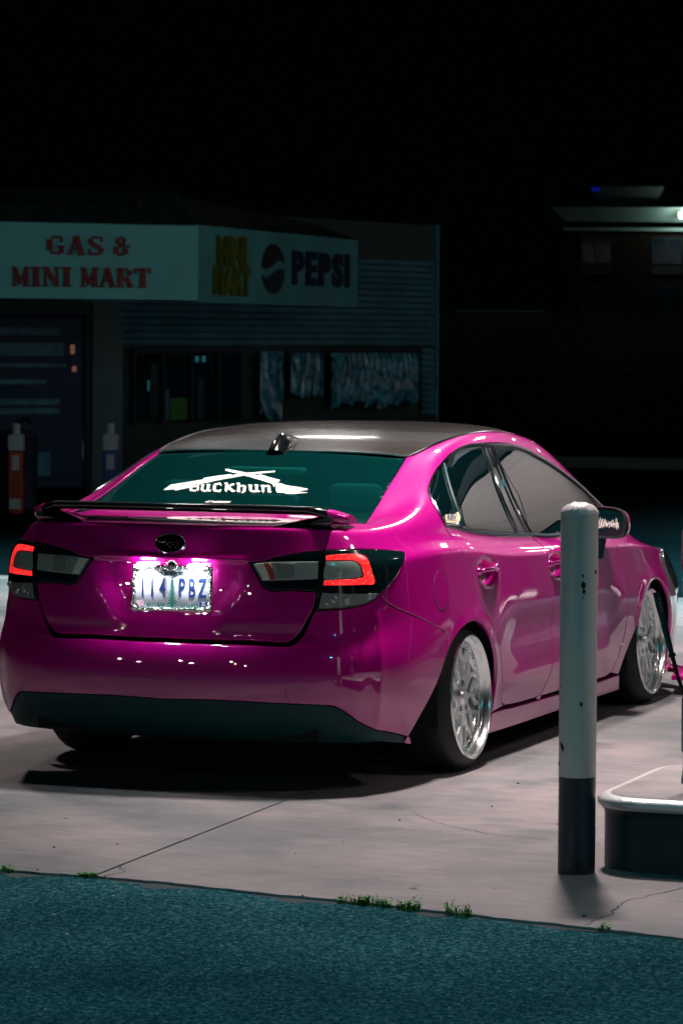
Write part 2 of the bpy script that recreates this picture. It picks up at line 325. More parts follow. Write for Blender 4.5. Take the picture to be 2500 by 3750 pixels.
# ---------------- light masts and canopy (above or beside the frame) ----------------
def wbox(name,a,b,mat,par,bevel=0):
    off=Vector(par.location) if par is not None else Vector((0,0,0))
    a=Vector(a)-off; b=Vector(b)-off
    return MB().box(a,b).build(name,mat,par,bevel=bevel)
M['diffuser']=pmat('lamp_diffuser',(1,1,1),emit=(1,.93,.90),es=14)
M['soffit']=pmat('white_soffit',(.66,.66,.64),rough=.4,var=.06,vscale=.8)
M['fascia']=pmat('white_enamel',(.75,.78,.78),rough=.3)
for (py,ys_,lab) in ((1.6,(1.5,-1.0,1.9),'tall lamp mast with three floodlights beside the rear of the car'),(6.0,(6.0,3.6,6.4),'tall lamp mast with three floodlights beside the front of the car')):
    mt=empty('lamp_mast',(8.2,py,0)); tag(mt,lab,'lamp mast','lamp masts beside the car')
    MB().lathe([(.10,0),(.07,4.95),(0,4.96)],16).build('pole',M['fascia'],mt,smooth=True)
    wbox('arm',(-3.6,py-.04,4.86),(8.2,py+.04,4.94),M['fascia'],mt)
    for (x,y,z,w,c) in FLOOD:
        if y in ys_:
            wbox('lamp_head',(x-.20,y-.20,z),(x+.20,y+.20,z+.10),M['fascia'],mt,bevel=.01)
            MB().box((x-.15-8.2,y-.15-py,z-.012),(x+.15-8.2,y+.15-py,z-.004)).build('diffuser',M['diffuser'],mt)
            if abs(y-py)>.3: wbox('arm',(x-.03,min(y,py),4.85),(x+.03,max(y,py),4.859),M['fascia'],mt)
cn=empty('fuel_canopy',(2,15,CANOPY_Z)); tag(cn,'flat white filling station canopy ahead and to the right of the car','canopy')
for k in range(8):
    y0=13.1+k*2.6
    for x0,x1 in ((-1.9,2.5),(2.51,6.4),(6.41,10.4)):
        y0_=y0
        if x0>2:
            if y0+2.57<16.7: continue
            y0_=max(y0,16.6)
        wbox('soffit_panel',(x0,y0_,CANOPY_Z),(x1-.02,y0+2.57,CANOPY_Z+.03),M['soffit'],cn)
for k in range(5):
    y0=8.6+k*.9
    for x0,x1 in ((-6.9,-2.2),(-2.19,2.5)): wbox('soffit_panel',(x0,y0,CANOPY_Z),(x1,y0+.885,CANOPY_Z+.03),M['soffit'],cn)
wbox('fascia_band',(-7.0,8.5,CANOPY_Z-.04),(2.59,8.59,CANOPY_Z+.75),M['fascia'],cn)
wbox('fascia_band',(2.51,8.6,CANOPY_Z-.04),(2.59,16.54,CANOPY_Z+.75),M['fascia'],cn)
wbox('roof_deck',(-6.9,8.6,CANOPY_Z+.04),(2.5,13.05,CANOPY_Z+.09),M['fascia'],cn)
wbox('fascia_band',(2.6,16.45,CANOPY_Z-.04),(10.5,16.54,CANOPY_Z+.75),M['fascia'],cn)
wbox('gutter',(2.6,16.38,CANOPY_Z-.10),(10.5,16.448,CANOPY_Z+.02),M['matblack'],cn)
wbox('fascia_band',(-2.09,13.0,CANOPY_Z-.04),(-2.001,33.9,CANOPY_Z+.75),M['fascia'],cn)
wbox('roof_deck',(-1.99,13.1,CANOPY_Z+.04),(2.5,33.8,CANOPY_Z+.1),M['matblack'],cn)
wbox('roof_deck',(2.6,16.6,CANOPY_Z+.04),(10.4,33.8,CANOPY_Z+.1),M['matblack'],cn)
for (x,y,w,c) in CANOPY_LAMPS:
    mb=MB()
    for a,b in (((-.27,-.27,-.035),(.27,-.22,0)),((-.27,.22,-.035),(.27,.27,0)),((-.27,-.215,-.035),(-.22,.215,0)),((.22,-.215,-.035),(.27,.215,0))):
        mb.box((x-2+a[0],y-15+a[1],a[2]-.002),(x-2+b[0],y-15+b[1],b[2]-.002))
    mb.build('light_frame',M['fascia'],cn)
    hx=.30 if y<11 else .2
    hy=.42 if y<11 else .17
    MB().box((x-2-hx,y-15-hy,-.030),(x-2+hx,y-15+hy,-.026)).build('diffuser',M['diffuser'],cn)
for x,y in ((7.6,19.0),(7.6,29.0)):
    wbox('column',(x-.15,y-.15,0),(x+.15,y+.15,CANOPY_Z-.002),M['fascia'],cn,bevel=.02)
M['pumpgrey']=pmat('pump_panel',(.05,.08,.085),rough=.35); M['pumpwhite']=pmat('pump_white',(.55,.58,.58),rough=.35)
fi=MB().prism([(2.3,4.6),(3.3,4.6),(3.3,9.6),(2.3,9.6)],0,.22).build('reflection_island',pmat('island_dark_side',(.02,.06,.07),rough=.5),bevel=.03); tag(fi,'added unseen pump island that shapes the reflections in the car flank','island')  # unseen island and pumps added to put dark shapes in the flank reflections
for k,(y,lab) in enumerate(((5.3,'nearer added grey pump, unseen except as a reflection'),(8.4,'farther added grey pump, unseen except as a reflection'))):
    pu=empty('reflection_pump',(2.8,y,.22)); tag(pu,lab,'fuel pump','added pumps mirrored in the car flank')
    MB().box((-.26,-.40,0),(.26,.40,1.05)).build('body',M['pumpgrey'],pu,bevel=.02)
    MB().box((-.24,-.38,1.051),(.24,.38,1.55)).build('display_head',M['pumpwhite'],pu,bevel=.03)
    for s_ in (1,-1):
        MB().box((s_*.245,-.25,1.15) if s_>0 else (-.25,-.25,1.15),(s_*.25,.25,1.42) if s_>0 else (-.245,.25,1.42)).build('screen',M['storeglass'] if 'storeglass' in M else M['matblack'],pu)
        MB().tube([(s_*.28,.28,.95),(s_*.34,.30,.70),(s_*.40,.34,.30),(s_*.38,.2,.10),(s_*.30,.05,.35),(s_*.28,-.05,.9)],.016,8).build('hose',M['matblack'],pu,smooth=True)
        MB().box((s_*.262 if s_>0 else -.31,-.12,.78),(s_*.31 if s_>0 else -.262,.02,.98)).build('nozzle_boot',M['matblack'],pu,bevel=.01)
# ---------------- store building ----------------
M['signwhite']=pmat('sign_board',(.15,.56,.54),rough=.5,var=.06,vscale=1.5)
M['signdark']=pmat('sign_board_darker',(.09,.36,.37),rough=.5,var=.25,vscale=1.2)  # right-hand fascia board in a darker tone
M['siding']=pmat('painted_siding',(.09,.34,.44),rough=.6,var=.3,vscale=2)
M['darkwall']=pmat('dark_store_wall',(.03,.06,.065),rough=.8,var=.2,vscale=1)
M['roofdark']=pmat('shingle_roof',(.012,.026,.022),rough=.9,var=.4,vscale=3)
M['redletter']=pmat('red_letters',(.24,.007,.005),rough=.5)
M['yellowletter']=pmat('yellow_letters',(.10,.14,.004),rough=.5)
M['blueletter']=pmat('navy_letters',(.015,.025,.07),rough=.5)
M['storeglass']=pmat('store_glass',(.004,.03,.05),rough=.06,ior=1.6)
M['paper']=pmat('poster_paper',(.07,.22,.28),rough=.7,var=.4,vscale=6)
M['bluepaper']=pmat('blue_poster',(.004,.03,.08),rough=.6,var=.3,vscale=4)
M['frame']=pmat('dark_window_frame',(.01,.022,.03),rough=.5)
st=empty('store_building',(-9.5,21,0)); tag(st,'dark low gas station store with lettered white fascia and grey siding','building')
SO=Vector((-9.5,21,0))
class Wall:
    """a vertical plane from A to B; p(s,z,d): s metres along, z up, d out towards the viewer"""
    def __init__(s,A,B): s.A=Vector((*A,0)); s.B=Vector((*B,0)); s.t=(s.B-s.A).normalized(); s.n=Vector((s.t.y,-s.t.x,0)); s.L=(s.B-s.A).length
    def p(s,a,z,d=0): q=s.A+s.t*a+s.n*d-SO; return (q.x,q.y,z)
    def box(s,mb,a0,a1,z0,z1,d0,d1):
        vs=[s.p(a,z,d) for a in (a0,a1) for d in (d0,d1) for z in (z0,z1)]
        return mb.add(vs,[(0,1,3,2),(4,6,7,5),(0,4,5,1),(2,3,7,6),(0,2,6,4),(1,5,7,3)])
WL=Wall((-10.69,17.43),(-8.63,19.68)); WR=Wall((-8.63,19.68),(-8.93,25.23))
WALL1=Wall((-11.35,19.3),(-9.95,20.72)); WALL2=Wall((-10.6,21.1),(-9.08,28.55))
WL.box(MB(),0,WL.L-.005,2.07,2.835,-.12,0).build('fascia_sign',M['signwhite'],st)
WR.box(MB(),.005,WR.L,2.05,2.845,-.12,0).build('fascia_sign',M['signdark'],st)
# roof: dark mansard above the fascia
def quad(mb,W0,W1,a,b):
    pass
mb=MB(); k0,k1=-.5,WL.L
mb.add([WL.p(k0,2.84,-.02),WL.p(k1,2.84,-.02),WL.p(k1,3.20,-.45),WL.p(k0,3.16,-.45),WL.p(k0,3.16,-3),WL.p(k1,3.20,-3)],[(0,1,2,3),(3,2,5,4)])
mb.add([WR.p(0,2.85,-.02),WR.p(WR.L,2.85,-.02),WR.p(WR.L,3.02,-.45),WR.p(0,3.20,-.45)],[(0,1,2,3)])
mb.build('roof',M['roofdark'],st)
for k,s0 in enumerate((.18,.62,1.06,1.5,1.94,2.38)):
    WL.box(MB(),s0,s0+.10,3.02,3.10,-.3,-.12).build('floodlight',M['matblack'],st,bevel=.02)
# recessed wall behind and posts
mb=MB(); WALL2.box(mb,0,WALL2.L,0,2.62,-.30,-.06); mb.build('wall',M['darkwall'],st)
mb=MB(); WALL1.box(mb,-3,WALL1.L-.36,1.98,2.07,-.15,.0); mb.build('header',M['darkwall'],st)
n=20
for k in range(n):      # lapped siding boards, each one
    z0=1.60+k*.0775
    if z0>2.62: break
    mb=MB(); mb.add([WALL2.p(.0,z0,.0),WALL2.p(WALL2.L,z0,.0),WALL2.p(WALL2.L,z0+.061,-.045),WALL2.p(0,z0+.061,-.045),WALL2.p(0,z0,-.058),WALL2.p(WALL2.L,z0,-.058)],[(0,1,2,3),(0,4,5,1)])
    mb.build('siding_board',M['siding'],st)
for k in range(11):
    z0=.72+k*.0775
    mb=MB(); a=7.28; mb.add([WALL2.p(a,z0,.0),WALL2.p(WALL2.L,z0,.0),WALL2.p(WALL2.L,z0+.061,-.045),WALL2.p(a,z0+.061,-.045),WALL2.p(a,z0,-.058),WALL2.p(WALL2.L,z0,-.058)],[(0,1,2,3),(0,4,5,1)])
    mb.build('siding_board',M['siding'],st)
mb=MB(); WALL2.box(mb,2.0,WALL2.L,2.66,3.13,-.30,-.03); mb.build('parapet',pmat('parapet_paint',(.05,.08,.075),rough=.8),st)
mb=MB(); WALL2.box(mb,WALL2.L-.0,WALL2.L+.05,0,3.14,-.3,.01); mb.build('corner_trim',M['siding'],st)
mb=MB(); WALL2.box(mb,0,WALL2.L,0,.70,-.05,.02); mb.build('plinth',M['darkwall'],st)
mb=MB(); WALL1.box(mb,WALL1.L-.34,WALL1.L,0,2.05,-.3,0); mb.build('post',pmat('post_paint',(.07,.13,.14),rough=.7,var=.15,vscale=3),st)
# shop front glazing at the left with door and posters
fr=MB()
for a in (-1.2,.28,1.60): WALL1.box(fr,a,a+.05,0,1.97,-.12,-.04)
WALL1.box(fr,-2,1.65,1.93,1.975,-.12,-.045); fr.build('window_frame',M['frame'],st)
mb=MB(); WALL1.box(mb,-2,1.60,.06,1.93,-.10,-.085); mb.build('window_pane',M['storeglass'],st)
mb=MB(); WALL1.box(mb,.36,1.56,.08,1.88,-.075,-.07); mb.build('door',M['bluepaper'],st)
for (a0,a1,z0,z1,mm) in ((-.9,.24,1.32,1.42,'paper'),(.55,1.30,1.70,1.78,'paper'),(.55,1.35,1.48,1.62,'paper'),(.3,1.38,1.36,1.40,'paper'),(.6,1.15,1.18,1.23,'paper'),(.55,1.3,.96,1.02,'paper'),(.55,1.3,.86,.92,'paper'),(.62,1.2,.2,.45,'paper'),(-.9,.2,.1,1.25,'darkwall'),(-.9,-.1,1.5,1.85,'bluepaper')):
    mb=MB(); WALL1.box(mb,a0,a1,z0,z1,-.068,-.064); mb.build('poster',M[mm],st)
M['glow']=pmat('warm_indicator',(.1,.05,.04),emit=(1,.42,.28),es=.12)
for (a,z,h) in ((1.42,1.50,.10),(1.44,1.31,.06)):
    mb=MB(); WALL1.box(mb,a,a+.05,z,z+h,-.062,-.058); mb.build('door_light',M['glow'],st,bevel=.008)
# long window with four panes
for k in range(4):
    a0=1.02+k*.56
    mb=MB(); WALL2.box(mb,a0,a0+.50,.72,1.50,-.058,-.052); mb.build('window_pane',M['storeglass'],st)
    mb=MB(); WALL2.box(mb,a0-.06,a0,.70,1.53,-.058,.0); mb.build('window_frame',M['frame'],st)
mb=MB(); WALL2.box(mb,.96,3.32,1.50,1.55,-.058,.01); mb.build('window_frame',M['frame'],st)
M['cyanlamp']=pmat('lit_tube',(.1,.1,.1),emit=(.05,.55,.65),es=.12)
for a in (2.24,2.38):
    mb=MB(); WALL2.box(mb,a,a+.07,1.40,1.47,-.05,-.047); mb.build('interior_light',M['cyanlamp'],st)
mb=MB(); WALL2.box(mb,1.30,1.33,1.08,1.20,-.05,-.047); mb.build('interior_light',M['cyanlamp'],st)
for (a,w_,h_,mm) in ((1.62,.10,.70,'paper'),(1.75,.42,.5,'weed'),(1.36,.3,1.3,'darkwall'),(2.3,.12,.95,'darkwall')):
    mb=MB(); WALL2.box(mb,a,a+w_,.74,.74+h_*.5,-.051,-.049); mb.build('shelf_goods',M[mm],st)
# crumpled plastic covers
M['tarp']=pmat('clear_plastic_cover',(.05,.34,.46),rough=.2,coat=.8,coatr=.1,var=.85,vscale=9)  # strong tone noise paints the crumple highlights into the colour
def tarp(a0,a1,z0,z1,seed,amp):
    R=np.random.RandomState(seed); nx,nz=70,30; ph=R.uniform(0,6.28,8); fq=R.uniform(14,75,8); sl=R.uniform(-6,6,8)
    vs=[];fs=[]
    for i in range(nx+1):
        for j in range(nz+1):
            a=a0+(a1-a0)*i/nx; t=j/nz; z=z1-(z1-z0)*t*(1-.05*math.sin(a*5+ph[0])-.04*math.sin(a*17+ph[1])-.03*math.sin(a*41+ph[2]))
            d=.03
            for q in range(8): d+=amp*(.25+t)*math.sin(fq[q]*a+sl[q]*t*2+ph[q]+.8*math.sin(3*t+ph[(q+1)%8]))/(1+q*.35)
            d*=min(1,6*min(i,nx-i)/nx+.15)*min(1,.35+4*min(j,nz-j)/nz)
            vs.append(WALL2.p(a,z,max(.012,d+.04)))
    for i in range(nx):
        for j in range(nz): fs.append((i*(nz+1)+j,(i+1)*(nz+1)+j,(i+1)*(nz+1)+j+1,i*(nz+1)+j+1))
    return MB().add(vs,fs)
SO0=SO
for (a0,a1,z0,z1,sd,amp,lab) in ((3.45,3.95,.72,1.52,3,.022,'narrow crumpled plastic sheet hanging left of the others on store siding'),(4.12,4.85,1.0,1.50,5,.014,'middle plastic sheet with straight fine pleats on store siding'),(5.02,7.1,.86,1.50,8,.026,'widest crinkled plastic sheet near the right end of store siding')):
    o=tarp(a0,a1,z0,z1,sd,amp).build('plastic_cover',M['tarp'],smooth=True,angle=80); o.location=SO; tag(o,lab,'plastic sheet','plastic sheets covering the store wall')
# sign lettering
def text_mesh(txt,size=1,ext=.02,offset=0,shear=0,sx=1.0):
    cu=bpy.data.curves.new('t','FONT'); cu.body=txt; cu.size=size; cu.extrude=ext; cu.offset=offset; cu.shear=shear; cu.align_x='CENTER'; cu.align_y='CENTER'; cu.resolution_u=3
    o=bpy.data.objects.new('t',cu); COL.objects.link(o); dg=bpy.context.evaluated_depsgraph_get(); me=bpy.data.meshes.new_from_object(o.evaluated_get(dg))
    bpy.data.objects.remove(o); bpy.data.curves.remove(cu)
    me.materials.clear()
    n=len(me.vertices); co=np.zeros(n*3); me.vertices.foreach_get('co',co); co=co.reshape(-1,3); co[:,0]*=sx; me.vertices.foreach_set('co',co.ravel()); me.update()
    return me
def slab_letter(ch):
    """fat slab-serif capitals on a unit square as boxes and bars"""
    B=[]
    def bar(x0,y0,x1,y1,w0,w1=None): B.append((x0,y0,x1,y1,w0,w1 or w0))
    if ch=='M': bar(.14,0,.14,1,.10);bar(.86,0,.86,1,.24);bar(.16,.95,.5,.15,.22);bar(.84,.95,.5,.15,.12);bar(0,.04,.3,.04,.08);bar(.66,.04,1.02,.04,.08);bar(0,.96,.2,.96,.08);bar(.8,.96,1.02,.96,.08)
    if ch=='I': bar(.5,0,.5,1,.32);bar(.22,.04,.78,.04,.08);bar(.22,.96,.78,.96,.08)
    if ch=='N': bar(.16,0,.16,1,.10);bar(.84,0,.84,1,.12);bar(.16,.95,.84,.08,.26);bar(0,.04,.32,.04,.08);bar(.68,.96,1,.96,.08);bar(0,.96,.24,.96,.08)
    if ch=='A': bar(.16,0,.48,1,.10);bar(.5,1,.84,0,.28);bar(.26,.32,.72,.32,.10);bar(0,.04,.34,.04,.08);bar(.62,.04,1.04,.04,.08)
    if ch=='R': bar(.22,0,.22,1,.28);bar(.3,.95,.7,.92,.1);bar(.78,.86,.78,.60,.24);bar(.3,.50,.72,.53,.1);bar(.58,.5,.86,.04,.26);bar(.04,.04,.44,.04,.08);bar(.04,.96,.3,.96,.08);bar(.74,.04,1.02,.04,.08)
    if ch=='T': bar(.5,0,.5,1,.30);bar(.04,.94,.96,.94,.12);bar(.06,.98,.06,.72,.08);bar(.94,.98,.94,.72,.08);bar(.24,.04,.76,.04,.08)
    if ch=='G': bar(.16,.2,.16,.8,.28);bar(.24,.9,.7,.95,.12);bar(.24,.1,.7,.05,.12);bar(.8,.95,.8,.66,.1);bar(.80,.06,.80,.45,.22);bar(.56,.44,.98,.44,.09)
    if ch=='S': bar(.22,.88,.22,.6,.24);bar(.3,.94,.74,.94,.12);bar(.82,.98,.82,.7,.09);bar(.26,.6,.74,.4,.24);bar(.8,.42,.8,.14,.24);bar(.24,.06,.74,.06,.12);bar(.16,.02,.16,.32,.09)
    if ch=='&': bar(.3,.9,.3,.62,.22);bar(.36,.94,.62,.94,.12);bar(.66,.9,.66,.68,.14);bar(.36,.56,.66,.62,.12);bar(.2,.1,.2,.46,.26);bar(.3,.06,.66,.06,.12);bar(.74,.1,.74,.4,.22);bar(.66,.48,.98,.52,.12);bar(.34,.48,.54,.48,.12)
    return B
def slab_text(_,W_,s0,z0,w,h,txt,gap,d0=.002,d1=.03,sp=.45):
    s=s0
    for ch in txt:
        if ch==' ': s+=w*sp; continue
        mbx=MB()
        if ch=='I': s-=.16*w
        for (x0,y0,x1,y1,a,b) in slab_letter(ch):
            dx,dy=(x1-x0)*w,(y1-y0)*h; l=math.hypot(dx,dy); 
            px,py=-dy/l*a*w/2,dx/l*a*w/2
            q=[(s+x0*w+px,z0+y0*h+py),(s+x0*w-px,z0+y0*h-py),(s+x1*w-px,z0+y1*h-py),(s+x1*w+px,z0+y1*h+py)]
            e=random.uniform(0,.0015)
            mbx.add([W_.p(a_,b_,d0) for a_,b_ in q]+[W_.p(a_,b_,d1+e) for a_,b_ in q],[(3,2,1,0),(4,5,6,7),(0,1,5,4),(1,2,6,5),(2,3,7,6),(3,0,4,7)])
        mbx.build('sign_letter',M['redletter'],st)
        s+=w*(gap if ch!='I' else .90)
    return s
mb=MB(); slab_text(mb,WL,1.365,2.515,.198,.19,'GAS',1.10); slab_text(mb,WL,2.085,2.515,.195,.19,'&',1.1)
mb=MB(); slab_text(mb,WL,.99,2.19,.182,.20,'MINI MART',1.085)
ADV={'M':.83,'I':.29,'N':.74,'A':.70,'R':.66,'T':.62,'P':.63,'E':.58,'S':.64}
def wall_text(W_,txt,s,z,size,mat,d=.002,off=0,sx=1,gap=1.0):
    tot=sum(ADV[c] for c in txt)*size*sx*gap; x0=s-tot/2
    for ch in txt:
        w=ADV[ch]*size*sx*gap
        me=text_mesh(ch,size,.012,off,0,sx); n=len(me.vertices); co=np.zeros(n*3); me.vertices.foreach_get('co',co); co=co.reshape(-1,3)
        out=np.array([W_.p(x0+w/2+x,z+y,d+.012+zz) for x,y,zz in co]); me.vertices.foreach_set('co',out.ravel()); me.update()
        link('sign_letter',me,st,mat); x0+=w
wall_text(WR,'MINI',1.00,2.58,.40,M['yellowletter'],off=.022,sx=1.12)
wall_text(WR,'MART',1.00,2.27,.40,M['yellowletter'],off=.022,sx=1.05)
wall_text(WR,'PEPSI',4.10,2.45,.50,M['blueletter'],off=.022,sx=1.62)
# round soft-drink emblem: upper red and lower blue halves divided by a pale wave
c0,cz,R0=2.40,2.44,.0
def disc_half(sgn,mat):
    pts=[];rx,rz=.40,.275
    for k in range(17):
        t=math.pi*k/16; pts.append((rx*math.cos(t),sgn*rz*math.sin(t)))
    wave=[(x,sgn*.045+.05*math.sin(x/rx*2.6)) for x in np.linspace(-rx*.98,rx*.98,15)]
    pts=[p_ for p_ in pts if sgn*p_[1]>=sgn*(sgn*.045+.05*math.sin(p_[0]/rx*2.6))]+wave
    n=len(pts); mb=MB(); mb.add([WR.p(c0+a,cz+b,.003) for a,b in pts]+[WR.p(c0+a,cz+b,.012) for a,b in pts],[tuple(range(n)),tuple(range(n,2*n))[::-1]]+[(i,(i+1)%n,n+(i+1)%n,n+i) for i in range(n)])
    mb.build('sign_emblem',mat,st)
disc_half(1,pmat('emblem_maroon',(.02,.02,.025),rough=.5)); disc_half(-1,pmat('emblem_navy',(.01,.035,.06),rough=.5))
# ---------------- things in front of the store ----------------
M['tealwhite']=pmat('white_plastic',(.42,.55,.58),rough=.5)
M['orange']=pmat('orange_print',(.35,.05,.01),rough=.5,var=.5,vscale=9)
M['bluep']=pmat('blue_print',(.02,.07,.30),rough=.5,var=.3,vscale=9)
def ad_bollard(x,y,mat,label):
    e=empty('advert_bollard',(x,y,0),.36); tag(e,label,'bollard','advert wrapped bollards before the store')
    MB().box((-.07,-.07,0),(.07,.07,.60)).build('sleeve',mat,e,bevel=.02)
    MB().box((-.075,-.075,.60),(.075,.075,.76)).build('cap_box',M['tealwhite'],e,bevel=.02)
    MB().lathe([(.0,.86),(.03,.86),(.036,.85),(.036,.762)],16).build('tip',M['tealwhite'],e,smooth=True)
    MB().box((-.06,-.078,.05),(.05,-.0755,.15)).build('label',M['tealwhite'],e)
    MB().box((-.035,-.078,.42),(.035,-.0755,.56)).build('label',M['tealwhite'],e)
ad_bollard(-9.13,16.45,M['orange'],'slim bollard in an orange printed sleeve at far left before the store door')
ad_bollard(-8.42,17.05,M['bluep'],'slim bollard in a blue printed sleeve before the store post')
bn=empty('rubbish_bin',(-9.35,16.95,0)); tag(bn,'dark bin with a lid handle behind the orange printed bollard','bin')
MB().lathe([(0,0),(.16,0),(.18,.02),(.19,.70),(.20,.72),(.17,.78),(0,.80)],20).build('body',pmat('navy_bin',(.01,.02,.05),rough=.5),bn,smooth=True)
MB().tube([(-.05,0,.79),(.02,0,.86),(.1,0,.90),(.12,0,.84)],.018,8).build('handle',M['matblack'],bn)
MB().box((-12.5,17.9,0),(-10.2,18.4,.12)).build('low_kerb',pmat('mossy_kerb',(.05,.09,.02),rough=.9)); tag(bpy.data.objects['low_kerb'],'low mossy kerb at the far left before the store','kerb')
# ---------------- far side of the street, right ----------------
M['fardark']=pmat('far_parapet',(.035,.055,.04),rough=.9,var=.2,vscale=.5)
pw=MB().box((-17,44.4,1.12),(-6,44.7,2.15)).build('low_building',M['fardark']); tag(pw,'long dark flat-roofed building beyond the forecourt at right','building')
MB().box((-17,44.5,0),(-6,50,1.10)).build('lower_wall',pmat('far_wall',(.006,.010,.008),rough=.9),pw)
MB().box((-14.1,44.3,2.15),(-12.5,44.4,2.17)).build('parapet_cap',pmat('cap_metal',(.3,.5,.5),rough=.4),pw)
ht=empty('hotel_building',(-15,60,0)); tag(ht,'tall dark hotel with pale roof cornices and paired windows at upper right','building')
HW=Wall((-16.75,59.45),(-11.5,61.40)); SO=Vector((-15,60,0))
M['brickdark']=pmat('dark_brick',(.010,.006,.003),rough=.9,var=.3,vscale=2)
M['cornice']=pmat('pale_cornice',(.30,.50,.52),rough=.5)
mb=MB(); HW.box(mb,0,HW.L,0,4.1,-3,0); mb.build('wall',M['brickdark'],ht)
mb=MB(); vs=[HW.p(-.30,4.57,.35),HW.p(HW.L,4.57,.35),HW.p(HW.L,4.26,.08),HW.p(.05,4.26,.08),HW.p(-.30,4.57,-3),HW.p(.05,4.26,-3)]; mb.add(vs,[(0,1,2,3),(0,3,5,4)]); mb.build('cornice',M['cornice'],ht)
mb=MB(); HW.box(mb,0,HW.L,4.06,4.13,0.002,.10); mb.build('string_course',M['cornice'],ht)
mb=MB(); vs=[HW.p(.52,5.03,.3),HW.p(2.2,5.03,.3),HW.p(2.1,4.78,.1),HW.p(.75,4.78,.1)]; mb.add(vs,[(0,1,2,3)]); HW.box(mb,.75,2.1,4.58,4.78,-2,.1); mb.build('penthouse',pmat('penthouse_dark',(.04,.07,.08),rough=.7),ht)
mb=MB(); HW.box(mb,.60,.78,4.92,5.0,.30,.34); mb.build('blue_light',pmat('blue_sign_light',(0,0,.1),emit=(.0,.02,.6),es=.2),ht)
for s0 in (.38,1.95,3.5):
    for z0 in (3.3,2.25):
        mb=MB(); HW.box(mb,s0,s0+.70,z0,z0+.62,.004,.02); mb.build('window_frame',pmat('hotel_frame',(.012,.04,.05),rough=.5),ht)
        for q in (0,1):
            mb=MB(); HW.box(mb,s0+.04+q*.33,s0+.04+q*.33+.29,z0+.04,z0+.58,.021,.028); mb.build('window_pane',M['storeglass'],ht)
        mb=MB(); HW.box(mb,s0,s0+.70,z0-.20,z0-.02,.004,.03); mb.build('window_panel',pmat('spandrel',(.03,.055,.05),rough=.7),ht)
cl=MB(); HW.box(cl,2.52,2.60,4.34,4.46,.40,.44); cl.build('wall_lamp',pmat('lit_lamp',(1,1,1),emit=(1,.85,.6),es=9),ht)
l=bpy.data.lights.new('hotel_lamp_light','POINT'); l.energy=11; l.color=(.9,1,.8); l.shadow_soft_size=.06; o=bpy.data.objects.new('hotel_lamp_light',l); q=HW.p(2.62,4.36,.55); o.location=Vector(q)+SO; COL.objects.link(o)
kb=MB().box((-30,30,0),(10,30.4,.14)).build('street_kerb',pmat('kerb_concrete',(.10,.13,.13),rough=.8)); tag(kb,'long dark kerb along the street behind the car at right','kerb')
# small far lamps across the street behind the viewer: seen only as sparks in the paint
for k,(x,y,z,c,s) in enumerate([(-27,-50,6,(1,.9,.7),.24),(-24,-50,3.4,(.9,.95,1),.2),(-21,-54,7.5,(1,.8,.6),.2),(-18,-50,4,(1,.95,.85),.24),(-14,-58,9,(.8,.9,1),.24),(-11,-50,5,(1,.3,.2),.16),(-8,-46,3.2,(.9,.95,1),.16)]):
    e=empty('street_light',(x,y,0)); tag(e,['tall warm white street lamp, farthest left across the road','low white street lamp second from the left across the road','tall orange-tinted street lamp across the road','low cream street lamp fourth from the left across the road','tallest cool white street lamp across the road','red warning lamp on a pole across the road','lowest cool white street lamp, farthest right across the road'][k],'street lamp','street lamps across the road')
    MB().lathe([(.09,0),(.05,z-.2),(.0,z-.2)],10).build('pole',M['matblack'],e)
    MB().sphere((0,0,z),s,10,7).build('lamp_globe',pmat('globe',(1,1,1),emit=c,es=260),e,smooth=True)
# ---------- master body surface (right half, wraps rear centre -> side -> front centre) ----------
import numpy as np
PLAN = [ # column: X, Y at the widest level ; nx, ny outward normal ; w = 0 rear style, 1 side style, 2 front style
 (0.00,-1.035, 0,-1, 0.0),(0.24,-1.030,.03,-1,0.0),(0.44,-1.010,.12,-1,0.0),(0.60,-0.965,.28,-.96,0.05),
 (0.735,-0.882,.55,-.83,0.2),(0.820,-0.750,.85,-.53,0.5),(0.864,-0.58,.97,-.2,0.85),(0.882,-0.34,1,-.04,1.0),
 (0.887,0.0,1,0,1.0),(0.890,0.36,1,.02,1.0),(0.887,0.85,1,0,1.0),(0.887,1.35,1,0,1.0),(0.887,1.85,1,0,1.0),
 (0.888,2.25,1,0,1.0),(0.896,2.67,1,0,1.0),(0.896,3.04,1,.06,1.55),(0.84,3.37,.86,.5,1.6),(0.60,3.62,.35,.94,1.9),
 (0.32,3.70,.1,1,2.0),(0.0,3.72,0,1,2.0)]
REAR=[(.170,.19),(.205,.085),(.29,.034),(.345,.010),(.43,.0),(.52,.004),(.556,.026),(.60,.052),(.72,.045),(.83,.058),(.872,.064),(.93,.070),(.988,.079),(.999,.100)]
SIDE=[(.095,.045),(.14,.030),(.22,.020),(.30,.010),(.40,.0),(.50,.0),(.58,.003),(.66,.010),(.75,.020),(.83,.027),(.862,.028),(.882,.046),(.915,.066),(.950,.088)]
FRONT=[(.10,.06),(.14,.03),(.20,.02),(.28,.01),(.36,.0),(.44,.0),(.48,.012),(.53,.035),(.57,.065),(.61,.095),(.64,.125),(.66,.155),(.68,.19),(.70,.24)]
